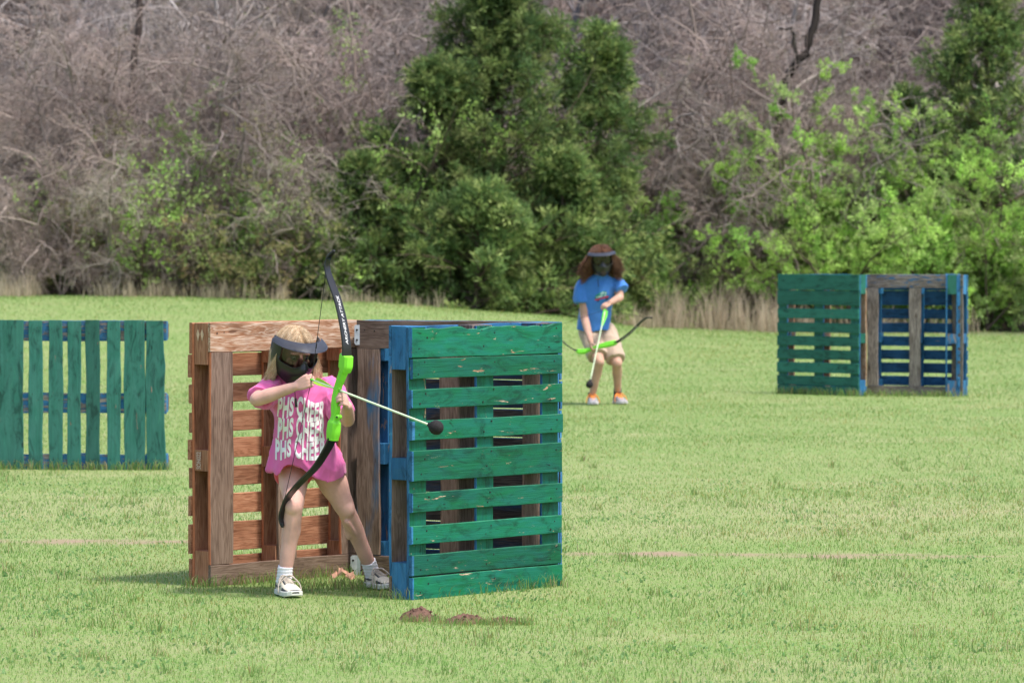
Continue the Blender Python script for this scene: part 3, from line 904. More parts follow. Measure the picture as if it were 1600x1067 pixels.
def pallet(bunker, origin, d, slats, seed, m_slat, m_string, m_block, m_base_h, m_base_v, width=1.02, height=1.22, top_edge=None, base_w=.115, tips=False, base_mid=.12, zoff=0.0, name='pallet'):
    """local x along the width, y inward from the slatted face, z up"""
    rs = random.Random(seed)
    root = empty(name, origin, bunker, (0, 0, math.atan2(d[1], d[0])))
    xcol = [.07, width / 2, width - .07]
    ys, yb, yk, yd = T_S / 2, T_S + T_B / 2, T_S + T_B + T_K / 2, T_S + T_B + T_K + T_D / 2
    for i, (a, b) in enumerate(slats):
        W = b - a
        nails = []
        for xc in xcol:
            for s in (-1, 1):
                if rs.random() < .93:
                    nails.append((xc - width / 2 + s * rs.uniform(.008, .04), s * W * rs.uniform(.12, .36)))
        ms = m_slat
        mk('slat', width + rs.uniform(-.006, .006), W - .0025, T_S - .001, ms, root, (width / 2 + rs.uniform(-.004, .004), ys + rs.uniform(-.0006, .0006), (a + b) / 2),
           seed * 50 + i, nails=nails, edge=top_edge if i == 0 else None, segs=22 if (i == 0 and top_edge) else 10, wav=.0009, endcut=.0015, tipw=(rs.uniform(.005, .018) if tips and i > 1 else 0))
    for j, xc in enumerate(xcol):
        w = [.115, .115, .115][j]
        x0 = xc + (0 if j == 1 else (-.012 if j == 0 else .012))
        mk('stringer_board', height - .012, w, T_B - .001, m_string, root, (x0, yb, height / 2), seed * 50 + 20 + j, vert=True, wav=.0015)
        for k, (a, b) in enumerate(BLK):
            mb = m_block[j][k] if isinstance(m_block, (list, tuple)) and isinstance(m_block[0], (list, tuple)) else m_block
            bw = .14 if j != 1 else .135
            xb = .0715 if j == 0 else (width - .0715 if j == 2 else xc)
            me = board(b - a - .004, bw, T_K - .001, seed * 50 + 30 + j * 3 + k, segs=2, wav=.001)
            me.name = 'block'
            o = link('block', me, [mb], root, (xb, yk, (a + b) / 2))
            o.rotation_euler = (0, math.pi / 2, 0)
    # base: one board across the top, one across the foot, three uprights butted between them
    tw, bw_ = .135, .105
    for nm, zc, w, m in (('base_board', height - tw / 2, tw, m_base_h[0]), ('base_board', bw_ / 2, bw_, m_base_h[1])):
        nails = [(x_ - width / 2 + rs.uniform(-.03, .03), rs.choice((-1, 1)) * w * rs.uniform(.1, .33)) for x_ in xcol for _ in (0, 1)]
        mk(nm, width - .004, w - .002, T_D - .001, [m] * 4, root, (width / 2, yd, zc), seed * 50 + 40 + int(zc * 10), flip=True, nails=nails)
    hv = height - tw - bw_
    for j, xc in enumerate(xcol):
        x0 = base_w / 2 + .003 if j == 0 else (width - base_w / 2 - .003 if j == 2 else xc)
        m = m_base_v[j]
        m4 = m if isinstance(m, (list, tuple)) else [m] * 4
        mk('base_board', hv - .003, (base_w if j != 1 else base_mid), T_D - .001, m4, root, (x0, yd + rs.uniform(-.0005, .0005), bw_ + hv / 2), seed * 50 + 60 + j, vert=True, flip=True, wav=.003)
    return root

def nrm2(x, y):
    l = math.hypot(x, y)
    return (x / l, y / l)

BR_PLATE = []
def bracket(parent, loc, rot, name='hinge_plate'):
    g = bmesh.new()
    w, h, t = .034, .095, .004
    ang = math.radians(22)
    for s in (-1, 1):
        ca, sa = math.cos(ang), math.sin(ang)
        vs = []
        for (u, z) in ((0, -h / 2), (w * .82, -h / 2), (w, -h / 2 + .008), (w, h / 2 - .008), (w * .82, h / 2), (0, h / 2)):
            vs.append((s * u * ca, -u * sa, z))
        f1 = [g.verts.new(v) for v in vs]
        f2 = [g.verts.new((v[0], v[1] + t, v[2])) for v in vs]
        g.faces.new(f1); g.faces.new(f2[::-1])
        for i in range(6):
            g.faces.new((f1[i], f2[i], f2[(i + 1) % 6], f1[(i + 1) % 6]))
    bmesh.ops.recalc_face_normals(g, faces=g.faces)
    me = bpy.data.meshes.new(name); g.to_mesh(me); g.free()
    o = link(name, me, M_STEEL, parent, loc)
    o.rotation_euler = (0, 0, rot)
    for s in (-1, 1):
        for z in (-.024, .024):
            b = bmesh.new()
            bmesh.ops.create_cone(b, cap_ends=True, segments=8, radius1=.0055, radius2=.0045, depth=.004)
            m2 = bpy.data.meshes.new('bolt'); b.to_mesh(m2); b.free()
            k = link('bolt', m2, M_DARK, o, (s * .019, -.0095 - .0015, z))
            k.rotation_euler = (math.pi / 2, 0, s * -ang)
    return o

def place(Xl, Yl, Xr, Yr):
    return None

GRASS_STRIPS = []
def foot(a, b, cnt, hh=.07, sp=.03):
    GRASS_STRIPS.append((tuple(a), tuple(b), cnt, hh, sp))

def make_bunker_near():
    G0 = P(644, 937, 18.5); gdir = nrm2(.66, .75)
    B = empty('pallet_shelter', (G0.x, G0.y, 0))
    tag(B, 'near shelter of three hinged pallets, raw orange wood left and bright green right', 'pallet shelter')
    o2 = Vector((G0.x, G0.y, 0))
    def rel(x, y): return (x - o2.x, y - o2.y, gz(x, y) - .006)
    # green arm
    def chew(f):
        return -.004 - .011 * abs(math.sin(f * 9 + .4)) * (0.4 + .6 * math.sin(f * 23) ** 2) - (.010 if .34 < f < .47 else 0) + (.006 if f > .93 else 0)
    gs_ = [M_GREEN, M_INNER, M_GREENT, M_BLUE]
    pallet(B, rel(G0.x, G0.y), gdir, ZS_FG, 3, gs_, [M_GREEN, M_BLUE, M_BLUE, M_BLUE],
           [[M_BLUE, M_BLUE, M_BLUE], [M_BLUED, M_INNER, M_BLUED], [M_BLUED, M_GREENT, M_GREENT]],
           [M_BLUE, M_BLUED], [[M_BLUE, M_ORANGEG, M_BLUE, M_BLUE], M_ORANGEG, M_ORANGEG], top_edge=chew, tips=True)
    G1_ = Vector((G0.x + gdir[0] * 1.02, G0.y + gdir[1] * 1.02))
    # orange arm: runs from the near left corner back to the right; slats face out to the left
    A0 = P(329, 917, 19.2); adir = nrm2(.665, .755)
    nout = (-adir[1], adir[0])
    A1 = Vector((A0.x + adir[0] * 1.02, A0.y + adir[1] * 1.02))       # inner face, far end
    far_outer = (A1.x + nout[0] * DEPTH, A1.y + nout[1] * DEPTH)
    om = [M_GREENT, M_ORANGE, M_ORANGE, M_ORANGE]
    org = pallet(B, rel(*far_outer), (-adir[0], -adir[1]), ZS_OR, 5, om, [M_ORANGE, M_ORANGE, M_EDGE, M_ORANGE],
           M_ORANGE, [M_PALE, M_ORANGEG], [[M_ORANGEG, M_ORANGEG, M_EDGE, M_ORANGE], M_ORANGEG, [M_ORANGEG, M_ORANGEG, M_EDGE, M_EDGE]], base_w=.15, base_mid=.12)
    # back
    C0 = P(557, 890, 19.86); C1 = (G1_.x - gdir[1] * .02, G1_.y + .10)
    cdir = nrm2(C1[0] - C0.x, C1[1] - C0.y)
    cin = (cdir[1], -cdir[0])            # towards the viewer
    # slats face away: run from right to left so that local y (inward) points to the viewer
    cr = (C0.x + cdir[0] * 1.02, C0.y + cdir[1] * 1.02)
    orr = (cr[0] - cin[0] * DEPTH, cr[1] - cin[1] * DEPTH)
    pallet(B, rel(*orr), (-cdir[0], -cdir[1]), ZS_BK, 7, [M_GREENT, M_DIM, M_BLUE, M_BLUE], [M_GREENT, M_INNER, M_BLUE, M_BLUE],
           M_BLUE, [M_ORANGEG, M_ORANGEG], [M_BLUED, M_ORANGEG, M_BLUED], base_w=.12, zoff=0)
    # brackets at the seam of the orange arm and the back
    for py, Y in ((523, 0), (882, 0)):
        p = P(564 if py < 600 else 558, py, 19.88)
        o = bracket(B, (p.x - o2.x + .0, 19.885 - o2.y - .03, p.z), math.radians(8))
    # marks on the orange block ends
    add_block_marks(B, A0, adir, nout, o2)
    foot((G0.x - .1, G0.y), (G1_.x, G1_.y - .03), 420, .085, .03)
    foot((A0.x - .12, A0.y + .06), (A0.x, A0.y - .03), 90, .08, .03)
    foot((A0.x, A0.y - .03), (A1.x, A1.y - .03), 420, .085, .04)
    foot((-1.0, 19.2), (-.5, 19.1), 500, .08, .12)
    return B

def text_mesh(body, size=1.0, offset=0.0, shear=0.0, extrude=0.0, spacing=1.0):
    cu = bpy.data.curves.new('lettering', 'FONT')
    cu.body = body
    cu.size = size
    cu.offset = offset
    cu.shear = shear
    cu.extrude = extrude
    cu.space_character = spacing
    cu.resolution_u = 4
    cu.align_x = 'CENTER'
    cu.align_y = 'CENTER'
    ob = bpy.data.objects.new('lettering', cu)
    COL.objects.link(ob)
    dg = bpy.context.evaluated_depsgraph_get()
    me = bpy.data.meshes.new_from_object(ob.evaluated_get(dg))
    bpy.data.objects.remove(ob)
    bpy.data.curves.remove(cu)
    return me

M_STAMP = simple('worn_white_stamp', (0.52, 0.38, 0.32), 0.8, 0.3, 120)
M_CHALK = simple('pale_scraped_wood', (0.62, 0.42, 0.28), 0.8, 0.25, 60)
def add_block_marks(B, A0, adir, nout, o2):
    """flat marks on the end faces of the near column of blocks (the end face looks along -adir)"""
    def pt(u, z, lift=.0025):
        # u across the depth measured from the inner face, z height
        return Vector((A0.x + nout[0] * u - adir[0] * lift - o2.x, A0.y + nout[1] * u - adir[1] * lift - o2.y, z))
    me = text_mesh('SON022', .036, .0008)
    for v in me.vertices:
        x, y = v.co.x, v.co.y
        v.co = pt(.017 + .055 + y * 1.1, .585 + x * .62 - .006, .003)
    link('stencil', me, M_STAMP, B)
    for u0 in (.050, .077):
        v = [pt(u0, 1.185), pt(u0 + .011, 1.162), pt(u0, 1.128), pt(u0 - .011, 1.16)]
        m2 = bpy.data.meshes.new('paint_diamond'); m2.from_pydata([tuple(a) for a in v], [], [(0, 1, 2, 3)]); m2.update()
        link('paint_diamond', m2, M_CHALK, B)

def make_bunker_far():
    L0 = P(1341, 620, 41.6); ld = nrm2(-.75, .66)      # near end at the right, running back to the left
    o2 = Vector((L0.x, L0.y, 0))
    B = empty('pallet_shelter', (L0.x, L0.y, gz(L0.x, L0.y)))
    z0 = gz(L0.x, L0.y)
    tag(B, 'far shelter of three pallets, dark green outside and blue inside', 'pallet shelter')
    def rel(x, y): return (x - o2.x, y - o2.y, gz(x, y) - .012 - z0)
    fe = (L0.x + ld[0] * 1.02, L0.y + ld[1] * 1.02)
    pallet(B, rel(*fe), (-ld[0], -ld[1]), ZS_RB, 13, [M_GREEND, M_GREYWOOD, M_GREEND, M_GREEND], [M_GREEND, M_BLUE, M_BLUE, M_BLUE],
           [[M_BLUED] * 3, [M_BLUED] * 3, [M_GREEND, M_GREEND, M_BLUE]], [M_BLUE, M_BLUE], [M_PALE, M_PALE, M_PALE])
    # middle
    m0 = P(1357, 610, 42.05); md = nrm2(.89, -.42)
    mi = (md[1], -md[0])
    r = (m0.x + md[0] * 1.0, m0.y + md[1] * 1.0)
    ro = (r[0] - mi[0] * DEPTH, r[1] - mi[1] * DEPTH)
    pallet(B, rel(*ro), (-md[0], -md[1]), ZS_RB, 15, [M_GREEND, M_BLUESHADE, M_BLUE, M_BLUE], [M_GREEND, M_BLUE, M_BLUE, M_BLUE],
           M_BLUE, [M_BLUEG, M_GREYWOOD], [M_GREYWOOD, M_GREYWOOD, M_GREYWOOD])
    # right, seen end on
    r0 = P(1500, 617, 41.5); rd = nrm2(.10, .995)
    pallet(B, rel(r0.x, r0.y), rd, ZS_RB, 17, [M_GREEND, M_BLUE, M_BLUE, M_BLUE], [M_GREEND, M_BLUE, M_BLUE, M_GREEND],
           [[M_GREEND, M_BLUEW, M_BLUEW], [M_BLUE] * 3, [M_BLUE] * 3], [M_BLUE, M_BLUE], [M_BLUE, M_BLUE, M_BLUE])
    foot((fe[0], fe[1] - .03), (L0.x, L0.y - .04), 420, .12, .05)
    foot((L0.x, L0.y), (r0.x, r0.y - .06), 320, .11, .06)

def make_pallet_left():
    """lies on its long side: the slats stand upright"""
    p1 = P(259, 727, 28.7)
    d = nrm2(.99, -.10)
    W = 1.22
    x0, y0 = p1.x - d[0] * W, p1.y - d[1] * W
    z0 = min(gz(x0, y0), gz(p1.x, p1.y)) - .02
    B = empty('wooden_pallet', (x0, y0, z0), rot=(0, 0, math.atan2(d[1], d[0])))
    tag(B, 'green pallet standing on its long side at the left edge, slats upright', 'pallet')
    H = 1.05
    s = 28.7 / F_PX
    edges = [(-20, 32), (41, 63), (73, 95), (103, 124), (132, 154), (166, 187), (193, 226), (228, 257.5)]
    rs = random.Random(8)
    for i, (a, b) in enumerate(edges):
        xa, xb = W - (259 - a) * s, W - (259 - b) * s
        nails = [(zc - H / 2 + rs.uniform(-.03, .03), k * (xb - xa) * rs.uniform(.15, .33)) for zc in (.07, H / 2, H - .07) for k in (-1, 1)]
        edge = None
        if i == 7:
            edge = lambda f: (-.012 if f < .22 else 0.004 * math.sin(f * 9))
        mk('slat', H - rs.uniform(0, .012), xb - xa, T_S - .001, [M_GREENF, M_BLUE, M_GREENF, M_BLUE], B, ((xa + xb) / 2, T_S / 2, H / 2), 700 + i, vert=True, nails=nails, wav=.003, edge=edge)
    for j, zc in enumerate((.065, .478, H - .075)):
        mk('stringer_board', W - .004, [.12, .14, .14][j], T_B - .001, [M_BLUEW, M_BLUE, M_BLUE, M_BLUE], B, (W / 2 + .004, T_S + T_B / 2, zc), 720 + j, wav=.002)
        for k, xc in enumerate((.075, W / 2, W - .0755)):
            me = board(.14, .13 if j != 1 else .125, T_K - .001, 740 + j * 3 + k, segs=2, wav=.001)
            link('block', me, [M_BLUE], B, (xc, T_S + T_B + T_K / 2, zc)).name = 'block'
    yd = T_S + T_B + T_K + T_D / 2
    for zc in (.065, .478, H - .075):
        mk('base_board', W - .004, .10, T_D - .001, [M_BLUED] * 4, B, (W / 2, yd, zc), 760 + int(zc * 10), flip=True)
    foot((x0, y0 - .02), (p1.x + .02, p1.y - .02), 600, .10, .04)
# ------------------------------------------------------------------ bodies: closed volumes fused into one skin
def cat_rom(pts, rad, per_seg=6):
    pts = [Vector(p) for p in pts]
    n = len(pts)
    if n == 2:
        return [pts[0].lerp(pts[1], i / per_seg) for i in range(per_seg + 1)], [rad[0] + (rad[1] - rad[0]) * i / per_seg for i in range(per_seg + 1)]
    P_, R_ = [], []
    for i in range(n - 1):
        p0, p1, p2, p3 = pts[max(i - 1, 0)], pts[i], pts[i + 1], pts[min(i + 2, n - 1)]
        for k in range(per_seg):
            t = k / per_seg
            P_.append(0.5 * ((2 * p1) + (p2 - p0) * t + (2 * p0 - 5 * p1 + 4 * p2 - p3) * t * t + (3 * p1 - p0 - 3 * p2 + p3) * t ** 3))
            R_.append(rad[i] + (rad[i + 1] - rad[i]) * (t * t * (3 - 2 * t)))
    P_.append(pts[-1]); R_.append(rad[-1])
    return P_, R_

class Vol:
    def __init__(self): self.bm = bmesh.new()
    def tube(self, pts, rad, sides=14, per_seg=5, caps=True):
        pp, rr = cat_rom(pts, rad, per_seg)
        # rounded ends
        d0 = (pp[0] - pp[1]).normalized(); d1 = (pp[-1] - pp[-2]).normalized()
        if caps:
            pp = [pp[0] + d0 * rr[0] * .87, pp[0] + d0 * rr[0] * .55] + pp + [pp[-1] + d1 * rr[-1] * .55, pp[-1] + d1 * rr[-1] * .87]
            rr = [rr[0] * .45, rr[0] * .82] + rr + [rr[-1] * .82, rr[-1] * .45]
        self.rings(pp, rr, sides)
        return self
    def rings(self, pp, rr, sides=14):
        n = len(pp)
        rows = []
        u = None
        for i in range(n):
            t = (pp[min(i + 1, n - 1)] - pp[max(i - 1, 0)]).normalized()
            if u is None:
                ref = Vector((0, 0, 1)) if abs(t.z) < .9 else Vector((0, 1, 0))
                u = t.cross(ref).normalized()
            else:
                u = (u - t * u.dot(t)).normalized()
            w = t.cross(u)
            rows.append([self.bm.verts.new(pp[i] + (u * math.cos(a) + w * math.sin(a)) * rr[i]) for a in (2 * math.pi * k / sides for k in range(sides))])
        self.skin(rows)
    def skin(self, rows):
        s = len(rows[0])
        for i in range(len(rows) - 1):
            for k in range(s):
                self.bm.faces.new((rows[i][k], rows[i][(k + 1) % s], rows[i + 1][(k + 1) % s], rows[i + 1][k]))
        self.bm.faces.new(rows[0][::-1]); self.bm.faces.new(rows[-1])
    def ell(self, c, r, axes=None, seg=20, ring=14):
        c = Vector(c)
        ax = axes or (Vector((1, 0, 0)), Vector((0, 1, 0)), Vector((0, 0, 1)))
        rows = []
        for i in range(1, ring):
            ph = math.pi * i / ring
            rows.append([self.bm.verts.new(c + ax[0] * (r[0] * math.sin(ph) * math.cos(a)) + ax[1] * (r[1] * math.sin(ph) * math.sin(a)) + ax[2] * (r[2] * math.cos(ph))) for a in (2 * math.pi * k / seg for k in range(seg))])
        self.skin(rows)
        return self
    def loft(self, rings, sides=40, hem=None):
        """rings: (centre, half width, half depth, [xdir]) stacked; hem(k,pt) edits the last ring"""
        rows = []
        for ri, r in enumerate(rings):
            c, a_, b_ = Vector(r[0]), r[1], r[2]
            xd = r[3] if len(r) > 3 else Vector((1, 0, 0))
            yd = Vector((-xd.y, xd.x, 0))
            zt = r[4] if len(r) > 4 else None
            row = []
            for k in range(sides):
                t = 2 * math.pi * k / sides
                ct, s_ = math.cos(t), math.sin(t)
                e = 2 / 2.4
                p = c + xd * (a_ * math.copysign(abs(ct) ** e, ct)) + yd * (b_ * math.copysign(abs(s_) ** e, s_))
                if zt: p.z += zt(p, ct, s_)
                row.append(self.bm.verts.new(p))
            rows.append(row)
        self.skin(rows)
        return self
    def fuse(self, name, voxel=.005, smooth=4, fac=.5, wrinkle=None):
        bmesh.ops.recalc_face_normals(self.bm, faces=self.bm.faces)
        me = bpy.data.meshes.new(name)
        self.bm.to_mesh(me); self.bm.free()
        ob = bpy.data.objects.new(name, me); COL.objects.link(ob)
        md = ob.modifiers.new('r', 'REMESH'); md.mode = 'VOXEL'; md.voxel_size = voxel
        ms = ob.modifiers.new('s', 'SMOOTH'); ms.iterations = smooth; ms.factor = fac
        dg = bpy.context.evaluated_depsgraph_get()
        out = bpy.data.meshes.new_from_object(ob.evaluated_get(dg))
        bpy.data.objects.remove(ob); bpy.data.meshes.remove(me)
        out.name = name
        if wrinkle:
            n = len(out.vertices)
            co = np.empty(n * 3, np.float32); out.vertices.foreach_get('co', co); co = co.reshape(-1, 3)
            no = np.array([tuple(v.normal) for v in out.vertices])
            co += (no * wrinkle(co)[:, None]).astype(np.float32)
            out.vertices.foreach_set('co', co.ravel()); out.update()
        out.polygons.foreach_set('use_smooth', [True] * len(out.polygons))
        return out

def vnoise3(p, s, seed=0):
    o = np.empty(len(p))
    sv = Vector(s) if not isinstance(s, (int, float)) else Vector((s, s, s))
    off = Vector((seed * 3.7, seed * 1.3, seed * 2.1))
    for i, q in enumerate(p):
        o[i] = noise.noise(Vector((q[0] * sv.x, q[1] * sv.y, q[2] * sv.z)) + off)
    return o

def hand(V, W, d, n, size=1.0, curls=(60, 60, 60, 60), curl2=70, thumb=(0.6, 0.5, 0.3), thumb_curl=25, spread=0.04, side=1):
    """W wrist, d towards the knuckles, n the way the palm looks; four unequal bent fingers and a thumb off the side of the palm"""
    d = Vector(d).normalized(); n = Vector(n); n = (n - d * n.dot(d)).normalized()
    s = d.cross(n) * side                # towards the index finger
    W = Vector(W)
    ln = (.072, .079, .074, .058)
    for i in range(4):
        off = (1.5 - i) * .0185 * size
        base = W + d * (.078 - .004 * abs(i - 1.2)) * size + s * off
        V.tube([W + s * off * .55 + d * .004, W + d * .04 * size + s * off * .9, base], [.0135 * size, .0125 * size, .0105 * size], 8, 3)
        L = ln[i] * size
        p, ang = base, math.radians(curls[i] if not isinstance(curls[i], tuple) else curls[i][0])
        seq = [p]
        dd = (d + s * (1.5 - i) * spread).normalized()
        c2 = curl2 if not isinstance(curl2, (tuple, list)) else curl2[i]
        for k, fr in enumerate((.46, .30, .24)):
            v = dd * math.cos(ang) + n * math.sin(ang)
            p = p + v * L * fr
            seq.append(p)
            ang += math.radians(c2 * (1 if k == 0 else .65))
        V.tube(seq, [.0092 * size, .0085 * size, .0078 * size, .0066 * size], 8, 4)
    tb = W + d * .024 * size + s * .022 * size + n * .006
    td = (d * thumb[0] + s * thumb[1] + n * thumb[2]).normalized()
    t2 = (td * math.cos(math.radians(thumb_curl)) + n * math.sin(math.radians(thumb_curl)) + d * .3).normalized()
    V.tube([W + d * .012 * size, tb, tb + td * .034 * size, tb + td * .034 * size + t2 * .028 * size], [.013 * size, .0125 * size, .0098 * size, .0076 * size], 8, 4)

def head_frame(az, pitch, roll=0.0):
    f = Vector((math.sin(az) * math.cos(pitch), -math.cos(az) * math.cos(pitch), -math.sin(pitch)))
    r = Vector((math.cos(az), math.sin(az), 0))
    u = f.cross(r).normalized()
    if u.z < 0: u = -u
    r2 = (r * math.cos(roll) + u * math.sin(roll)).normalized()
    u2 = (u * math.cos(roll) - r * math.sin(roll)).normalized()
    return r2, f, u2

def head_vol(V, H, fr, k=1.0):
    r, f, u = fr
    ax = (r, f, u)
    V.ell(H + u * .022 * k - f * .012 * k, (.071 * k, .088 * k, .084 * k), ax)
    V.ell(H + f * .022 * k - u * .045 * k, (.052 * k, .060 * k, .062 * k), ax)
    V.ell(H + f * .055 * k - u * .075 * k, (.026 * k, .026 * k, .024 * k), ax)          # chin
    V.tube([H + f * .080 * k + u * .012 * k, H + f * .092 * k - u * .022 * k], [.008 * k, .0110 * k], 8)     # nose
    V.ell(H + f * .080 * k - u * .050 * k, (.022 * k, .010 * k, .0065 * k), ax)          # lips
    V.ell(H + f * .079 * k - u * .060 * k, (.019 * k, .010 * k, .0065 * k), ax)
    for s in (-1, 1):
        V.ell(H + r * (s * .073 * k) - f * .006 * k - u * .010 * k, (.008 * k, .017 * k, .029 * k), ax)      # ears
        V.ell(H + r * (s * .030 * k) + f * .070 * k + u * .022 * k, (.024 * k, .010 * k, .008 * k), ax)      # brows
        V.ell(H + r * (s * .038 * k) + f * .058 * k - u * .022 * k, (.022 * k, .020 * k, .020 * k), ax)      # cheeks

def uvsphere(c, r, seg=14, ring=10):
    bm = bmesh.new()
    bmesh.ops.create_uvsphere(bm, u_segments=seg, v_segments=ring, radius=r)
    bmesh.ops.translate(bm, verts=bm.verts, vec=c)
    me = bpy.data.meshes.new('ball'); bm.to_mesh(me); bm.free()
    me.polygons.foreach_set('use_smooth', [True] * len(me.polygons))
    return me

M_EYEW = simple('eye_white', (0.75, 0.72, 0.70), 0.3, 0.03)
M_IRIS = simple('eye_iris', (0.05, 0.07, 0.06), 0.2, 0.1)

def lens_mat():
    m, nt, b = new_mat('smoked_lens')
    L = nt.links.new
    g = nd(nt, 'ShaderNodeBsdfGlossy'); g.inputs['Roughness'].default_value = .06
    t = nd(nt, 'ShaderNodeBsdfTransparent'); t.inputs[0].default_value = (.25, .245, .24, 1)
    fz = nd(nt, 'ShaderNodeFresnel'); fz.inputs[0].default_value = 1.6
    ms = nd(nt, 'ShaderNodeMixShader')
    L(fz.outputs[0], ms.inputs[0]); L(t.outputs[0], ms.inputs[1]); L(g.outputs[0], ms.inputs[2])
    L(ms.outputs[0], nt.nodes['Material Output'].inputs['Surface'])
    return m
M_LENS = lens_mat()

def mask_on(person, H, fr, k=1.0, km=1.0, lift=0.0):
    r, f, u = fr
    H0, k0 = H, k
    H = H + u * lift; k = k * km
    def surf(a, v, out=0.0):
        """point of the shell at azimuth a, height v (metres, before scaling)"""
        low = max(0.0, min(1.0, (-.012 - v) / .105))
        wx = (.099 - .034 * low ** 1.5) + out
        wf = .106 + .004 * low - .030 * low ** 3 + out
        muz = .024 * math.exp(-((v + .062) / .042) ** 2) * max(0, math.cos(a)) ** 5
        nose = .016 * math.exp(-((v + .028) / .030) ** 2) * math.exp(-(a / .22) ** 2)
        top = max(0, (v - .03) / .03)
        wf -= .006 * top
        return H + (r * (math.sin(a) * wx) + f * (math.cos(a) * (wf + muz + nose) - .006) + u * v) * k
    def open_lo(a): return -.030 + .034 * math.exp(-(a / .20) ** 2) + .016 * (abs(a) / 1.05) ** 3
    def is_open(a, v): return abs(a) < 1.02 and open_lo(a) < v < .052 - .014 * (abs(a) / 1.02) ** 4
    NA, NV = 150, 100
    bm = bmesh.new()
    grid = []
    A0 = 1.62
    for j in range(NV + 1):
        row = []
        for i in range(NA + 1):
            a = -A0 + 2 * A0 * i / NA
            top_v, bot_v = .076 - .006 * (a / A0) ** 2, -.130 + .072 * (abs(a) / A0) ** 1.7
            v = bot_v + (top_v - bot_v) * j / NV
            # rim: the shell stands out round the opening
            rim = 0.0
            dlo = abs(v - open_lo(a)); dhi = abs(v - .052)
            if abs(a) < 1.1 and (dlo < .007 or dhi < .007) and open_lo(a) - .008 < v < .060: rim = .005
            row.append((bm.verts.new(surf(a, v, rim)), a, v))
        grid.append(row)
    for j in range(NV):
        for i in range(NA):
            q = (grid[j][i], grid[j][i + 1], grid[j + 1][i + 1], grid[j + 1][i])
            ca = sum(x[1] for x in q) / 4; cv = sum(x[2] for x in q) / 4
            if is_open(ca, cv): continue
            bm.faces.new([x[0] for x in q])
    bmesh.ops.delete(bm, geom=[v for v in bm.verts if not v.link_faces], context='VERTS')
    bmesh.ops.recalc_face_normals(bm, faces=bm.faces)
    for _ in range(4):
        bmesh.ops.smooth_vert(bm, verts=[v for v in bm.verts if v.is_boundary], factor=.5, use_axis_x=True, use_axis_y=True, use_axis_z=True)
    bmesh.ops.solidify(bm, geom=bm.faces[:], thickness=.0035)
    me = bpy.data.meshes.new('face_mask'); bm.to_mesh(me); bm.free()
    mo = link('face_mask', me, M_BLACK, person, smooth=True)
    # lens just behind the opening
    bm = bmesh.new()
    rows = [[bm.verts.new(H + (r * (math.sin(a) * .093) + f * (math.cos(a) * .103 - .010) + u * v) * k) for a in np.linspace(-1.15, 1.15, 30)] for v in np.linspace(-.036, .062, 12)]
    for j in range(11):
        for i in range(29):
            bm.faces.new((rows[j][i], rows[j][i + 1], rows[j + 1][i + 1], rows[j + 1][i]))
    me = bpy.data.meshes.new('lens'); bm.to_mesh(me); bm.free()
    link('lens', me, M_LENS, mo, smooth=True)
    # visor: a curved peak that slopes forward and down
    bm = bmesh.new()
    rows = []
    for j in range(11):
        t = j / 10
        row = []
        for i in range(41):
            a = -1.42 + 2.84 * i / 40
            ext = .060 * t * (max(0.0, math.cos(a * 1.02)) ** .55)
            base = surf(a, .076 - .006 * (a / A0) ** 2, .004)
            outd = (r * math.sin(a) * .35 + f * math.cos(a)).normalized()
            row.append(bm.verts.new(base + (outd * ext - u * (ext * .16 + .012 * t * t)) * k))
        rows.append(row)
    for j in range(10):
        for i in range(40):
            bm.faces.new((rows[j][i], rows[j][i + 1], rows[j + 1][i + 1], rows[j + 1][i]))
    bmesh.ops.solidify(bm, geom=bm.faces[:], thickness=.003)
    bmesh.ops.recalc_face_normals(bm, faces=bm.faces)
    me = bpy.data.meshes.new('visor'); bm.to_mesh(me); bm.free()
    link('visor', me, M_VISOR, mo, smooth=True)
    # strap round the back
    bm = bmesh.new()
    rows = []
    for i in range(25):
        a = 1.45 + (2 * math.pi - 2.9) * i / 24
        rows.append([bm.verts.new(H + (r * math.sin(a) * (.090 + o_) + f * (math.cos(a) * (.112 + o_) - .006) + u * v) * k) for v, o_ in ((-.005, 0), (.028, 0), (.028, .003), (-.005, .003))])
    for i in range(24):
        for q in range(4):
            bm.faces.new((rows[i][q], rows[i][(q + 1) % 4], rows[i + 1][(q + 1) % 4], rows[i + 1][q]))
    me = bpy.data.meshes.new('strap'); bm.to_mesh(me); bm.free()
    link('strap', me, M_BLACKM, mo, smooth=True)
    for s in (-1, 1):
        c = H0 + (r * (s * .031) + f * .0665 + u * .004) * k0
        e = link('eye', uvsphere(c, .0118 * k0), M_EYEW, person)
        link('iris', uvsphere(c + f * .0075 * k0, .0060 * k0), M_IRIS, e)
    return mo

def hair_mat(name, dark, light):
    m, nt, b = new_mat(name)
    L = nt.links.new
    at = nd(nt, 'ShaderNodeAttribute', attribute_name='tint')
    L(at.outputs['Color'], b.inputs['Base Color'])
    b.inputs['Roughness'].default_value = .42
    b.inputs['Specular IOR Level'].default_value = .4
    return m
M_HAIR = hair_mat('hair_strands', 0, 0)

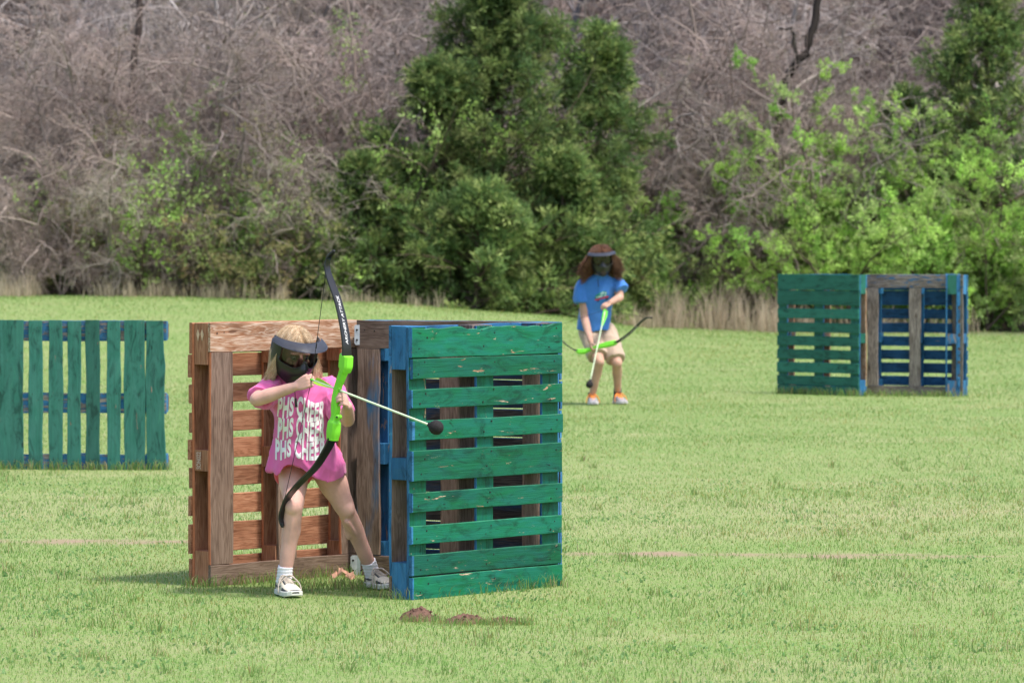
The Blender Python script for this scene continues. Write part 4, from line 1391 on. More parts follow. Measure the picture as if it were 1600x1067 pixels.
def hair_on(person, H, fr, k, col, seed, n, length, curl=0.0, flare=0.0, rad=.0016, side_bias=None, gravity=.5):
    """strands rooted on the scalp, combed away from the crown, then hanging"""
    rs = np.random.RandomState(seed)
    r, f, u = (np.array(tuple(x)) for x in fr)
    C = np.array(tuple(H)) + (u * .022 - f * .012) * k
    E = np.array([.075, .092, .089]) * k
    K = 30 if curl else 14
    polys = []
    while len(polys) < n:
        d = unit(rs.normal(0, 1, 3))
        if d[2] < -.35: continue
        if d[1] > .50 and d[2] < .42: continue          # keep the face clear
        if abs(d[0]) > .55 and d[1] > .25 and d[2] < .3: continue
        p = C + (r * d[0] * E[0] + f * d[1] * E[1] + u * d[2] * E[2])
        L = length * rs.uniform(.65, 1.1)
        step = L / (K - 1)
        # away from the crown/parting
        sg = np.sign(d[0]) if abs(d[0]) > .05 else rs.choice([-1, 1])
        flow = unit(r * sg * (.5 + .3 * bool(curl)) - f * .60 - u * .45)
        layer = 1.0 + rs.uniform(.01, .16) * (1 + flare)
        pts = [p]
        dd = flow
        ph, fq = rs.uniform(0, 6.28), rs.uniform(50, 85)
        for i in range(1, K):
            g = np.array([0, 0, -1.0])
            dd = unit(dd * .72 + g * (.26 + gravity * i / K) + rs.normal(0, .025 + .05 * flare, 3))
            q = pts[-1] + dd * step
            loc = q - C
            e = np.array([loc @ r / E[0], loc @ f / E[1], loc @ u / E[2]])
            m_ = np.linalg.norm(e)
            if m_ < layer and e[2] > -1.2:
                e = e / m_ * layer
                q = C + r * e[0] * E[0] + f * e[1] * E[1] + u * e[2] * E[2]
            # keep hair out of the mask's face side
            lf = (q - C) @ f
            if lf > .045 * k and (q - C) @ u < .05 * k:
                q = q - f * (lf - .045 * k) + r * np.sign((q - C) @ r) * .002
            if flare: q = q + r * np.sign((q - C) @ r) * flare * .0035 * (i / K) * (1 if i > 4 else 0)
            pts.append(q)
        pts = np.array(pts)
        if curl:
            t = np.arange(K) / K
            s_ = np.minimum(1, t * 3)[:, None]
            pts = pts + s_ * curl * (np.sin(ph + t * L * fq)[:, None] * r + np.cos(ph + t * L * fq)[:, None] * f)
        polys.append(pts)
    arr = np.array(polys)
    v, q = tubes(arr, np.full(n, rad), np.full(n, rad * .55), 3)
    g = Geo()
    pal = np.array(col)
    c = pal[rs.randint(0, len(pal), n)] * rs.uniform(.75, 1.2, (n, 1))
    g.add(v, q, np.repeat(c, K * 3, 0))
    # scalp
    bm = bmesh.new()
    bmesh.ops.create_uvsphere(bm, u_segments=28, v_segments=18, radius=1.0)
    bmesh.ops.delete(bm, geom=[x for x in bm.verts if (x.co.y > .62 and x.co.z < .34) or x.co.z < -.5 or (x.co.y > .3 and x.co.z < .1)], context='VERTS')
    bm.verts.ensure_lookup_table()
    vv = np.array([C + r * x.co.x * E[0] * 1.0 + f * x.co.y * E[1] * 1.0 + u * x.co.z * E[2] * 1.0 for x in bm.verts])
    bm.verts.index_update()
    fq4 = np.array([[x.index for x in fa.verts] for fa in bm.faces if len(fa.verts) == 4])
    bm.free()
    g.add(vv, fq4, pal[0] * .8)
    me = g.mesh('hair', True)
    return link('hair', me, M_HAIR, person)

def conform(me, bvh, mapping, direction, lift=.003, maxlen=.012):
    """subdivide a flat mesh and lay it on the surface: mapping(x,y) gives a point in front of it"""
    bm = bmesh.new(); bm.from_mesh(me)
    bmesh.ops.triangulate(bm, faces=bm.faces[:])
    for v in bm.verts: v.co = mapping(v.co.x, v.co.y)
    for _ in range(5):
        es = [e for e in bm.edges if e.calc_length() > maxlen]
        if not es: break
        bmesh.ops.subdivide_edges(bm, edges=es, cuts=1)
        bmesh.ops.triangulate(bm, faces=bm.faces[:])
    dead = []
    for v in bm.verts:
        hit = bvh.ray_cast(v.co, direction, 1.0)
        if hit[0] is None: dead.append(v); continue
        v.co = hit[0] - direction * lift
    bmesh.ops.delete(bm, geom=dead, context='VERTS')
    out = bpy.data.meshes.new('print'); bm.to_mesh(out); bm.free()
    return out

def strip_mesh(pts, rad, sides=6):
    V = Vol(); V.tube(pts, rad if isinstance(rad, list) else [rad] * len(pts), sides, 4, caps=False)
    me = bpy.data.meshes.new('cord'); V.bm.to_mesh(me); V.bm.free()
    me.polygons.foreach_set('use_smooth', [True] * len(me.polygons))
    return me

# ------------------------------------------------------------------ shoes
def shoe(person, heel, toe, mats, size=1.0, sock=None, ankle=None, swoosh=False, tilt=0.0, name='shoe'):
    """heel/toe: points on the sole's underside; mats: upper, overlay, sole, lace, tongue, [sole accent]"""
    heel, toe = Vector(heel), Vector(toe)
    x = (toe - heel); Lh = x.length; x.normalize()
    up = Vector((0, 0, 1)); up = (up - x * up.dot(x)).normalized()
    y = up.cross(x)
    def W(a, b, c): return heel + x * (a * Lh) + y * b + up * c
    # sections along the foot: a, half width, height of the upper, sole height
    secs = [(-.01, .024, .062), (.04, .031, .074), (.14, .034, .080), (.26, .0345, .080), (.38, .036, .074), (.50, .039, .064), (.62, .042, .054), (.74, .043, .047), (.85, .041, .040), (.94, .033, .033), (1.0, .018, .026)]
    secs = [(a, w * size, h * size) for a, w, h in secs]
    bm = bmesh.new()
    rows = []
    NS = 20
    for a, w, h in secs:
        row = []
        for i in range(NS + 1):
            t = math.pi * i / NS
            ct, st = math.cos(t), math.sin(t)
            yy = w * math.copysign(abs(ct) ** .8, ct)
            zz = .016 * size + (h - .016 * size) * (abs(st) ** .62)
            row.append(bm.verts.new(W(a, yy, zz)))
        rows.append(row)
    for i in range(len(secs) - 1):
        am = (secs[i][0] + secs[i + 1][0]) / 2
        for k in range(NS):
            fa = bm.faces.new((rows[i][k], rows[i][k + 1], rows[i + 1][k + 1], rows[i + 1][k]))
            tm = abs((k + .5) / NS - .5) * 2        # 0 top .. 1 side
            s = 0
            if am < .10: s = 1                                   # heel counter
            if .30 < am < .62 and .22 < tm < .44: s = 1          # eyestay
            if am > .60 and tm > .70: s = 1                      # mudguard round the toe
            if .57 < am < .66 and tm < .72: s = 1
            if am > .92: s = 1
            if .28 < am < .57 and tm < .22: s = 4                # tongue
            if .10 < am < .32 and tm > .25 and tm < .45: s = 1   # collar
            fa.material_index = {0: 0, 1: 1, 4: 2}[s]
    bm.faces.new(rows[0][::-1]).material_index = 1
    bm.faces.new(rows[-1]).material_index = 1
    bmesh.ops.recalc_face_normals(bm, faces=bm.faces)
    me = bpy.data.meshes.new(name); bm.to_mesh(me); bm.free()
    sh = link(name, me, [mats[0], mats[1], mats[4]], person, smooth=True)
    # sole
    bm = bmesh.new()
    outl = []
    for a, w, h in secs: outl.append((a, w * 1.07 + .001))
    pts = [(a, b) for a, b in outl] + [(a, -b) for a, b in outl[::-1]]
    pts[0] = (pts[0][0] - .02, pts[0][1]); pts[-1] = (pts[-1][0] - .02, pts[-1][1])
    lv = [0.0, .004, .020, .023]
    sc = [.96, 1.0, 1.0, .95]
    rws = [[bm.verts.new(W(.5 + (a - .5) * (s_ * .5 + .5), b * s_, z * size + (.006 * size * max(0, (a - .8) / .2) ** 2))) for a, b in pts] for z, s_ in zip(lv, sc)]
    n = len(pts)
    for j in range(3):
        for i in range(n):
            bm.faces.new((rws[j][i], rws[j][(i + 1) % n], rws[j + 1][(i + 1) % n], rws[j + 1][i]))
    bm.faces.new(rws[0][::-1]); bm.faces.new(rws[3])
    bmesh.ops.recalc_face_normals(bm, faces=bm.faces)
    me = bpy.data.meshes.new('sole'); bm.to_mesh(me); bm.free()
    link('sole', me, mats[2], sh)
    def top(a, b):
        aa = [s[0] for s in secs]
        w = np.interp(a, aa, [s[1] for s in secs]); h = np.interp(a, aa, [s[2] for s in secs])
        q = min(1, abs(b) / w)
        return .016 * size + (h - .016 * size) * (max(0, 1 - q ** 2.2) ** .4)
    # laces: cross bars and a bow with hanging ends
    for j in range(5):
        a = .36 + j * .055
        me = strip_mesh([W(a, -.020 * size, top(a, .02 * size) + .002), W(a + .008, 0, top(a, 0) + .005), W(a + .02, .020 * size, top(a + .02, .02 * size) + .002)], .0034 * size)
        link('lace', me, mats[3], sh)
    a = .36
    z0 = top(a, 0) + .008
    for s in (-1, 1):
        link('lace', strip_mesh([W(a, 0, z0), W(a + .03, s * .022 * size, z0 + .006), W(a + .10, s * .042 * size, z0 - .018), W(a + .07, s * .030 * size, z0 - .022), W(a, 0, z0)], .0032 * size), mats[3], sh)
        link('lace', strip_mesh([W(a, 0, z0 + .002), W(a + .08, s * .020 * size, z0 + .003), W(a + .20, s * .050 * size, z0 - .030), W(a + .26, s * .056 * size, .012)], .0030 * size), mats[3], sh)
    if swoosh:
        for s in (-1, 1):
            rows_ = []
            N_ = 12
            bm = bmesh.new()
            for i in range(N_ + 1):
                t = i / N_
                a = .03 + .50 * t
                zc = .050 - .024 * math.sin(t * 2.2) + .016 * t
                th = .013 * math.sin(math.pi * min(1, (t * .93 + .07))) ** .8 * (1 - .55 * t) + .0008
                w = np.interp(a, [q[0] for q in secs], [q[1] for q in secs])
                h = np.interp(a, [q[0] for q in secs], [q[2] for q in secs])
                pr = []
                for z in (zc - th / 2, zc + th / 2):
                    z = z * size
                    st = min(1, max(0, (z - .016 * size) / (h - .016 * size))) ** (1 / .62)
                    ct = math.sqrt(max(0, 1 - st * st))
                    pr.append(bm.verts.new(W(a, s * (w * ct ** .8 + .0015), z)))
                rows_.append(pr)
            for i in range(N_):
                bm.faces.new((rows_[i][0], rows_[i][1], rows_[i + 1][1], rows_[i + 1][0]))
            me = bpy.data.meshes.new('side_stripe'); bm.to_mesh(me); bm.free()
            link('side_stripe', me, mats[1], sh)
    if sock:
        m, r0, r1, tp = sock
        V = Vol()
        base = W(.17, 0, .05 * size)
        V.tube([base, Vector(ankle).lerp(base, .4), Vector(tp)], [r0, r0 * .98, r1], 16, 5, caps=False)
        me = V.fuse('sock', .0035, 2, wrinkle=lambda c: .0012 * np.sin(c[:, 2] * 420))
        link('sock', me, m, person)
    return sh
# ------------------------------------------------------------------ bows and arrows
class Plane:
    def __init__(self, N, a, b):
        self.N, self.a, self.b = Vector(N), Vector(a).normalized(), Vector(b).normalized()
        self.w = self.a.cross(self.b).normalized()
        if self.w.y > 0: self.w = -self.w         # towards the viewer
    def at(self, px, py):
        d = ray(px, py); o = Vector((0, 0, EYE))
        t = (self.N - o).dot(self.w) / d.dot(self.w)
        return o + d * t

def sweep_plane(pl, pts, prof, sub=4, bevel=.3):
    """pts in the plane, prof (half in-plane, half across) per point; returns mesh verts rows"""
    hp = [p[0] for p in prof]; hw = [p[1] for p in prof]
    pp, r1 = cat_rom(pts, hp, sub)
    _, r2 = cat_rom(pts, hw, sub)
    bm = bmesh.new()
    rows = []
    n = len(pp)
    for i in range(n):
        t = (pp[min(i + 1, n - 1)] - pp[max(i - 1, 0)]).normalized()
        m = pl.w.cross(t).normalized()
        a, b = r1[i], r2[i]
        c = min(a, b) * bevel
        row = [(a, b - c), (a - c, b), (-a + c, b), (-a, b - c), (-a, -b + c), (-a + c, -b), (a - c, -b), (a, -b + c)]
        rows.append([bm.verts.new(pp[i] + m * x + pl.w * y) for x, y in row])
    for i in range(n - 1):
        for k in range(8):
            bm.faces.new((rows[i][k], rows[i][(k + 1) % 8], rows[i + 1][(k + 1) % 8], rows[i + 1][k]))
    bm.faces.new(rows[0][::-1]); bm.faces.new(rows[-1])
    bmesh.ops.recalc_face_normals(bm, faces=bm.faces)
    me = bpy.data.meshes.new('sweep'); bm.to_mesh(me); bm.free()
    return me, pp, r1, r2

def limb_text(pl, pp, r1, body, s0, s1, height, flip=False):
    """lettering along the limb's flat back"""
    me = text_mesh(body, 1.0, .012, .25)
    xs_ = [v.co.x for v in me.vertices]; x0, x1 = min(xs_), max(xs_)
    L = [0]
    for i in range(1, len(pp)): L.append(L[-1] + (pp[i] - pp[i - 1]).length)
    bm = bmesh.new(); bm.from_mesh(me)
    bmesh.ops.triangulate(bm, faces=bm.faces[:])
    for v in bm.verts:
        f = (v.co.x - x0) / (x1 - x0)
        s = s0 + (s1 - s0) * f
        k = max(0, min(len(pp) - 2, int(np.searchsorted(L, s)) - 1))
        t = (s - L[k]) / max(1e-6, L[k + 1] - L[k])
        p = pp[k].lerp(pp[k + 1], t)
        tg = (pp[k + 1] - pp[k]).normalized()
        m = pl.w.cross(tg).normalized()
        if m.dot(pl.a) < 0: m = -m
        side = pl.w if not flip else -pl.w
        v.co = p + m * (r1[k] + .0012) + side * (-v.co.y * height)
    out = bpy.data.meshes.new('limb_lettering'); bm.to_mesh(out); bm.free()
    return out

def make_bow(label, pl, up_px, lo_px, ris, text=None, nock=None, half_w=.024):
    G_ = pl.at(*ris[len(ris) // 2][:2])
    B = empty('bow', (G_.x, G_.y, 0))
    tag(B, label, 'bow', 'bows held by the two archers')
    off = Matrix.Translation((-G_.x, -G_.y, 0))
    def add(name, me, m, par=B, **kw):
        me.transform(off)
        return link(name, me, m, par, **kw)
    rp = [pl.at(r[0], r[1]) for r in ris]
    me, *_ = sweep_plane(pl, rp, [(r[2], r[3]) for r in ris], 4, .35)
    riser = add('riser', me, M_LIME)
    ends = []
    for nm, px in (('limb', up_px), ('limb', lo_px)):
        pts = [pl.at(*p) for p in px]
        n = len(pts)
        prof = [(.0050 - .0012 * i / (n - 1), half_w * (1 - .58 * (i / (n - 1)) ** 1.6)) for i in range(n)]
        me, pp, r1, r2 = sweep_plane(pl, pts, prof, 6, .25)
        lb = add(nm, me, M_BLACK)
        tipm = strip_mesh([pts[-1] - (pts[-1] - pts[-2]).normalized() * .012, pts[-1] + (pts[-1] - pts[-2]).normalized() * .008], [.0085, .0065], 8)
        add('limb_tip', tipm, M_BLACKM, lb)
        ends.append((pts, pp, r1, lb))
    if text:
        tm = limb_text(pl, ends[0][1], ends[0][2], text[0], text[1], text[2], text[3], text[4])
        add('limb_lettering', tm, M_WHITEP, ends[0][3])
    a = ends[0][0][-2]; b = ends[1][0][-2]
    seq = [ends[0][0][-1], a + pl.a * -.004, nock or pl.N, b + pl.a * -.004, ends[1][0][-1]]
    for i in (1, 2):
        add('bow_string', strip_mesh([seq[i], seq[i].lerp(seq[i + 1], .5), seq[i + 1]], .0016, 5), M_STRING)
    # serving (wound thread) near the nock
    add('serving', strip_mesh([(nock or pl.N).lerp(a, .30), (nock or pl.N).lerp(a, .26)], .0030, 6), M_STRING)
    return B, riser, add

M_SHAFT = simple('pale_green_shaft', (0.62, 0.72, 0.50), 0.35, 0.04, 20)
M_VANE = simple('yellow_green_vane', (0.36, 0.62, 0.05), 0.5, 0.1, 40)
M_GREENV = simple('lime_vane', (0.13, 0.62, 0.04), 0.5, 0.1, 40)

def make_arrow(label, nock, tip, vane0, vane1, vane_h, mv, ball=.033, r=.0048):
    nock, tip = Vector(nock), Vector(tip)
    o = empty('arrow', nock)
    tag(o, label, 'arrow', 'foam-tipped arrows')
    d = (tip - nock); L = d.length; d.normalize()
    z = Vector((0, 0, 1)); u = d.cross(z).normalized(); w = u.cross(d)
    link('shaft', strip_mesh([Vector((0, 0, 0)), d * L * .5, d * (L - ball)], r, 8), M_SHAFT, o)
    link('nock', strip_mesh([d * -.006, d * .012], [r * 1.0, r * 1.25], 8), M_GREENV, o)
    V = Vol()
    prof = [(-1.55, .30), (-1.2, .42), (-.75, .78), (-.3, .98), (.1, 1.0), (.5, .86), (.8, .58), (.96, .25)]
    c = d * L
    V.rings([c + d * (a * ball) for a, _ in prof], [b * ball for _, b in prof], 18)
    me = bpy.data.meshes.new('foam_tip'); bmesh.ops.recalc_face_normals(V.bm, faces=V.bm.faces); V.bm.to_mesh(me); V.bm.free()
    link('foam_tip', me, M_FOAM, o, smooth=True)
    for k in range(3):
        a = math.pi / 2 + k * 2 * math.pi / 3
        e = u * math.cos(a) + w * math.sin(a)
        n = d.cross(e) * .0008
        pr = [(vane0, 0.2), (vane0 + .01, .9), (vane0 + (vane1 - vane0) * .35, 1.0), (vane1 - .01, .25), (vane1, 0.0)]
        vs, fs = [], []
        for x, h in pr:
            for s in (-1, 1):
                vs += [d * x + e * r * .9 + n * s, d * x + e * (r + vane_h * h) + n * s]
        for i in range(len(pr) - 1):
            b = i * 4
            fs += [(b, b + 1, b + 5, b + 4), (b + 2, b + 6, b + 7, b + 3), (b + 1, b + 3, b + 7, b + 5)]
        me = bpy.data.meshes.new('vane'); me.from_pydata([tuple(v) for v in vs], [], fs); me.update()
        link('vane', me, mv, o)
    return o

def fabric(name, col, rough=.85, weave=1400):
    m = simple(name, col, rough, .07, 9, 0.25, 0.15, bscale=420)
    b = m.node_tree.nodes['Principled BSDF']
    b.inputs['Sheen Weight'].default_value = 0.25
    b.inputs['Sheen Roughness'].default_value = 0.5
    return m
M_PINK = fabric('pink_cotton', (0.66, 0.13, 0.345))
M_CORAL = fabric('coral_shorts', (0.72, 0.10, 0.16))
M_SOCKW = fabric('white_sock_knit', (0.78, 0.76, 0.80))
M_BLUET = fabric('blue_cotton', (0.05, 0.18, 0.52))
M_KHAKI = fabric('khaki_cotton', (0.42, 0.315, 0.24))
M_SOCKB = fabric('black_sock_knit', (0.02, 0.02, 0.028))
M_CREAM = simple('cream_leather', (0.66, 0.60, 0.48), 0.5, 0.12, 40, 0.1)
M_SHDARK = simple('charcoal_overlay', (0.045, 0.05, 0.06), 0.5, 0.2, 40, 0.1)
M_SOLEW = simple('off_white_rubber', (0.70, 0.68, 0.62), 0.6, 0.15, 30, 0.1)
M_LACE = simple('taupe_lace', (0.50, 0.43, 0.36), 0.8, 0.15, 60)
M_TONGUE = simple('grey_white_mesh', (0.55, 0.53, 0.48), 0.8, 0.2, 80)
M_GREYSH = simple('grey_mesh_upper', (0.27, 0.255, 0.275), 0.75, 0.15, 60, 0.1)
M_ORNG = simple('orange_trim', (0.85, 0.28, 0.05), 0.6, 0.1, 40)
M_GSOLE = simple('light_grey_rubber', (0.50, 0.48, 0.49), 0.6, 0.1, 30)

def wrinkles(dirs, seed=0, amp=.004):
    """soft folds: ridged noise stretched along a few directions"""
    def f(co):
        c = co.astype(float)
        out = np.zeros(len(c))
        for (ax, fr, al, a) in dirs:
            ax = np.array(ax, float); ax /= np.linalg.norm(ax)
            t = c @ ax
            rest = c - t[:, None] * ax
            q = rest * fr + (t * al)[:, None] * ax
            n_ = vnoise3(q, 1.0, seed)
            out += a * (1 - 2 * np.abs(n_)) ** 2
            seed_ = seed + 3
        out += .0025 * vnoise3(c, 14.0, seed + 9)
        return out - out.mean()
    return f

# ------------------------------------------------------------------ the girl
def make_girl():
    root = empty('person', (-.95, 18.9, 0))
    tag(root, 'girl in pink T-shirt and black face mask crouching to aim a lime bow', 'person', 'archers')
    kids_before = set(bpy.data.objects)
    H = P(459, 552, 18.74)
    fr = head_frame(math.radians(27), math.radians(20), math.radians(-3))
    r, f, u = fr
    V = Vol()
    head_vol(V, H, fr, .98)
    V.tube([H - u * .06 - f * .02, P(466, 603, 18.80)], [.044, .050], 14)
    # trunk inside the shirt
    V.loft([(P(467, 596, 18.80), .05, .045), (P(470, 606, 18.80), .115, .06), (P(472, 640, 18.81), .115, .075), (P(475, 690, 18.86), .10, .075), (P(479, 718, 18.92), .125, .09), (P(480, 738, 18.93), .115, .085)])
    # right arm (draws): elbow out towards the viewer's left
    shR, elR, wrR = P(430, 603, 18.82), P(401, 624, 18.62), P(461, 604, 18.575)
    V.tube([shR, shR.lerp(elR, .5), elR], [.043, .039, .033], 14)
    V.tube([elR, elR.lerp(wrR, .3), elR.lerp(wrR, .75), wrR], [.0325, .033, .026, .021], 14)
    nock = P(487, 593, 18.56)
    hand(V, wrR + Vector((.004, 0, .002)), (nock - wrR).normalized() + Vector((.25, -.1, .10)), (.25, 1, -.12), .80, ((38), 42, 46, 52), 82, (.75, .45, .55), 25)
    # left arm (holds the bow), foreshortened towards the viewer
    shL, elL, wrL = P(516, 607, 18.82), P(543, 656, 18.68), P(543, 634, 18.49)
    V.tube([shL, shL.lerp(elL, .5), elL], [.043, .038, .033], 14)
    V.tube([elL, elL.lerp(wrL, .35), wrL], [.033, .032, .022], 14)
    hand(V, wrL, (-.10, -.88, .46), (-.95, -.12, -.05), .80, (22, 34, 38, 42), 68, (.35, .75, .35), 30, side=-1)
    # legs
    hipR, knR, anR = P(458, 716, 18.95), P(459, 793, 18.72), P(445, 900, 18.745)
    hipL, knL, anL = P(502, 716, 18.95), P(541, 797, 18.93), P(580, 889, 19.125)
    for hp, kn, an, sgn in ((hipR, knR, anR, -1), (hipL, knL, anL, 1)):
        V.tube([hp, hp.lerp(kn, .45), hp.lerp(kn, .82), kn], [.080, .067, .050, .043], 18)
        V.ell(kn + Vector((.004 * sgn, -.014, .004)), (.036, .036, .042))
        V.ell(kn + Vector((.004 * sgn, -.025, .006)), (.023, .018, .027))
        V.tube([kn + Vector((.003 * sgn, -.020, -.05)), kn.lerp(an, .5) + Vector((0, -.018, 0))], [.014, .012], 10)
        V.ell(kn.lerp(an, .28) + Vector((-.018 * sgn, .016, 0)), (.026, .028, .062))
        cal = kn.lerp(an, .3) + Vector((0, .012, 0))
        V.tube([kn, cal, kn.lerp(an, .62) + Vector((0, .006, 0)), an], [.041, .042, .035, .029], 18)
    V.tube([hipR, hipL], [.085, .085], 14)
    def footline(px, Y, dx, dy):
        h = Vector((at_px(px, Y), Y, gz(at_px(px, Y), Y)))
        d = Vector((dx, dy, 0)).normalized()
        t = h + d * .205; t.z = gz(t.x, t.y)
        return h, t
    fR_h, fR_t = footline(438, 18.79, .36, -.93)
    fL_h, fL_t = footline(576, 19.17, .52, -.85)
    for an, h, t in ((anR, fR_h, fR_t), (anL, fL_h, fL_t)):
        V.tube([an, h.lerp(t, .2) + Vector((0, 0, .05)), h.lerp(t, .75) + Vector((0, 0, .032))], [.029, .028, .022], 12)
    body = V.fuse('body', .0042, 5, .5)
    bo = link('body', body, M_SKIN, root)
    # shirt
    def hem(p, ct, st):
        px = CX + p.x / p.y * F_PX
        tgt = np.interp(px, [410, 421, 432, 442, 457, 475, 492, 508, 525, 541, 550], [731, 733, 742, 729, 722, 733, 744, 751, 753, 741, 738])
        fr_ = .5 - .5 * st      # front 1, back 0
        return -(tgt - 738) / F_PX * 18.8 * (.25 + .75 * fr_) * (1 if st < .3 else .4)
    S = Vol()
    rings = [(P(466, 590, 18.775), .056, .052), (P(467, 594, 18.785), .085, .062), (P(470, 600, 18.80), .128, .075), (P(471, 612, 18.80), .142, .098), (P(471, 630, 18.80), .135, .116), (P(471, 655, 18.815), .122, .122),
             (P(475, 685, 18.84), .132, .130), (P(477, 708, 18.86), .158, .148), (P(479, 725, 18.87), .172, .158), (P(480, 738, 18.875), .174, .160, Vector((1, 0, 0)), hem)]
    inn = [(P(480, 737, 18.875), .164, .150, Vector((1, 0, 0)), hem), (P(479, 724, 18.87), .150, .137)]
    S.loft(rings + inn, 48)
    def sleeve(pts, rad, S=S):
        pp, rr = cat_rom(pts, rad, 5)
        d = (pp[-1] - pp[-2]).normalized()
        pp = pp + [pp[-1] + d * .004, pp[-1] - d * .002, pp[-1] - d * .035]
        rr = rr + [rr[-1] - .004, rr[-1] - .011, rr[-1] - .016]
        S.rings(pp, rr, 22)
    sleeve([P(447, 607, 18.80), P(432, 606, 18.79), P(417, 614, 18.71), P(406, 622, 18.655)], [.060, .063, .062, .060])
    sleeve([P(498, 610, 18.80), P(516, 611, 18.81), P(527, 630, 18.765), P(535, 650, 18.715)], [.060, .063, .060, .056])
    wr = wrinkles([((0, 0, 1), 9, 2.2, .012), ((.6, 0, 1), 15, 3.5, .009), ((-.7, 0, .8), 13, 3, .007)], 2)
    sm = S.fuse('tshirt', .005, 4, .5, wr)
    so = link('tshirt', sm, M_PINK, root)
    bvh = BVHTree.FromPolygons([v.co for v in sm.vertices], [p.vertices for p in sm.polygons])
    view = (P(474, 670, 18.7) - Vector((0, 0, EYE))).normalized()
    def bubble(me):
        return me
    ROWS = [(632, 33, 12, 433, 459, 463.5, 508), (667, 34, 7, 433, 458, 462.5, 509), (700.5, 32, 4, 429, 454.5, 460, 510)]
    for k, (yc, hh, fall, p0, p1, c0, c1) in enumerate(ROWS):
        for body_, xl, xr in (('PHS', p0, p1), ('CHEER', c0, c1)):
            me = text_mesh(body_, 1.0, .046, 0, spacing=1.12)
            xv = [v.co.x for v in me.vertices]; yv = [v.co.y for v in me.vertices]
            x0, x1, y0, y1 = min(xv), max(xv), min(yv), max(yv)
            def mp(x, y, xl=xl, xr=xr, x0=x0, x1=x1, y0=y0, y1=y1, yc=yc, hh=hh, k=k, fall=fall):
                fx, fy = (x - x0) / (x1 - x0), (y - y0) / (y1 - y0) - .5
                px = xl + (xr - xl) * fx
                g = (px - 434) / 78
                # wavy groovy rows that fall to the right
                py = yc + fall * g + 3.2 * math.sin(g * 10.5 + .6 + k * .25) - hh * fy * (1 + .10 * math.sin(g * 14 + k))
                px += (2.5 - 1.0 * k) * fy
                return P(px, py, 18.3)
            pm = conform(me, bvh, mp, view, .0028, .010)
            link('shirt_lettering', pm, M_WHITEP, so)
    # shorts: show as a coral rim on the raised thigh
    S = Vol()
    for hp, kn, e in ((hipR, knR, .36), (hipL, knL, .22)):
        d = (kn - hp).normalized()
        en = hp.lerp(kn, e)
        S.rings([hp - d * .02, hp, hp.lerp(kn, e * .5), en, en + d * .003, en - d * .004, en - d * .03], [.09, .096, .093, .087, .083, .076, .074], 22)
    S.tube([hipR, hipL], [.094, .094], 16)
    link('shorts', S.fuse('shorts', .0045, 2), M_CORAL, root)
    # shoes
    mats = [M_CREAM, M_SHDARK, M_SOLEW, M_LACE, M_TONGUE]
    up = Vector((0, 0, .006))
    shoe(root, fR_h + up, fR_h + (fR_t - fR_h).normalized() * .215 + up, mats, .98, (M_SOCKW, .036, .0345, P(446, 884, 18.742)), anR, True)
    shoe(root, fL_h + up, fL_h + (fL_t - fL_h).normalized() * .215 + up, mats, .98, (M_SOCKW, .036, .0345, P(575.5, 876, 19.10)), anL, True)
    # mask, hair
    mask_on(root, H, fr, .98, 1.10, .006)
    hair_on(root, H, fr, .98, [(.64, .45, .27), (.76, .57, .38), (.54, .36, .20), (.82, .67, .49)], 4, 4600, .26, 0.002, .35, .0008, gravity=.7)
    # chin cord with toggle, hanging from the mask
    link('mask_cord', strip_mesh([P(460, 597, 18.60), P(461, 615, 18.635), P(462.5, 628, 18.655)], .0016), M_STRING, root)
    link('mask_cord_end', strip_mesh([P(462, 622, 18.655), P(463, 636, 18.655)], [.005, .0065], 8), M_STRING, root)
    for o in set(bpy.data.objects) - kids_before:
        if o.parent is root:
            o.matrix_parent_inverse = Matrix.Translation(-root.location)
    # bow
    a = Vector((.557, -.56, -.215)); b = Vector((.189, -.196, 1.0))
    pl = Plane(nock, a, b)
    ris = [(541.5, 555, .025, .024), (541, 558, .027, .026), (540, 572, .028, .026), (539, 577, .024, .025), (537, 580.5, .017, .019), (533.5, 590, .0165, .017), (529, 602, .015, .0155), (526.5, 613, .016, .0155), (525, 626, .0185, .017), (524.5, 638, .019, .017), (524, 649, .015, .017), (523.2, 655, .018, .019), (522.3, 661, .026, .025), (521, 674, .027, .026), (519.5, 687, .022, .023)]
    upx = [(541.5, 558), (541, 535), (536, 503), (528, 470), (517, 440), (511.5, 420), (513, 404), (521, 393.5)]
    lpx = [(519.5, 684), (511, 702), (493, 730), (470, 753), (452, 774), (443, 793), (439, 808), (441, 821)]
    B, riser, add = make_bow('lime and black bow held upright by the girl in pink', pl, upx, lpx, ris, ('ARCHERY ATTACK', .055, .28, .020, True), nock, half_w=.025)
    # arrow shelf, sight window lip and screw boss on the riser
    add('arrow_shelf', strip_mesh([pl.at(524, 606) - pl.w * .004, pl.at(532, 607.5) + pl.w * .006], [.010, .008], 8), M_LIME, riser)
    add('screw_boss', strip_mesh([pl.at(527, 650) - pl.w * .005 + pl.a * .012, pl.at(529, 650) + pl.w * .019 + pl.a * .012], [.0115, .0105], 12), M_LIME, riser)
    add('screw', strip_mesh([pl.at(529, 650) + pl.w * .0185 + pl.a * .012, pl.at(529, 650) + pl.w * .0215 + pl.a * .012], [.005, .005], 8), M_DARK, riser)
    make_arrow('foam-tipped arrow nocked on the bow of the girl in pink', nock, P(682, 668, 18.0), .022, .135, .014, M_VANE, .032)
    return root

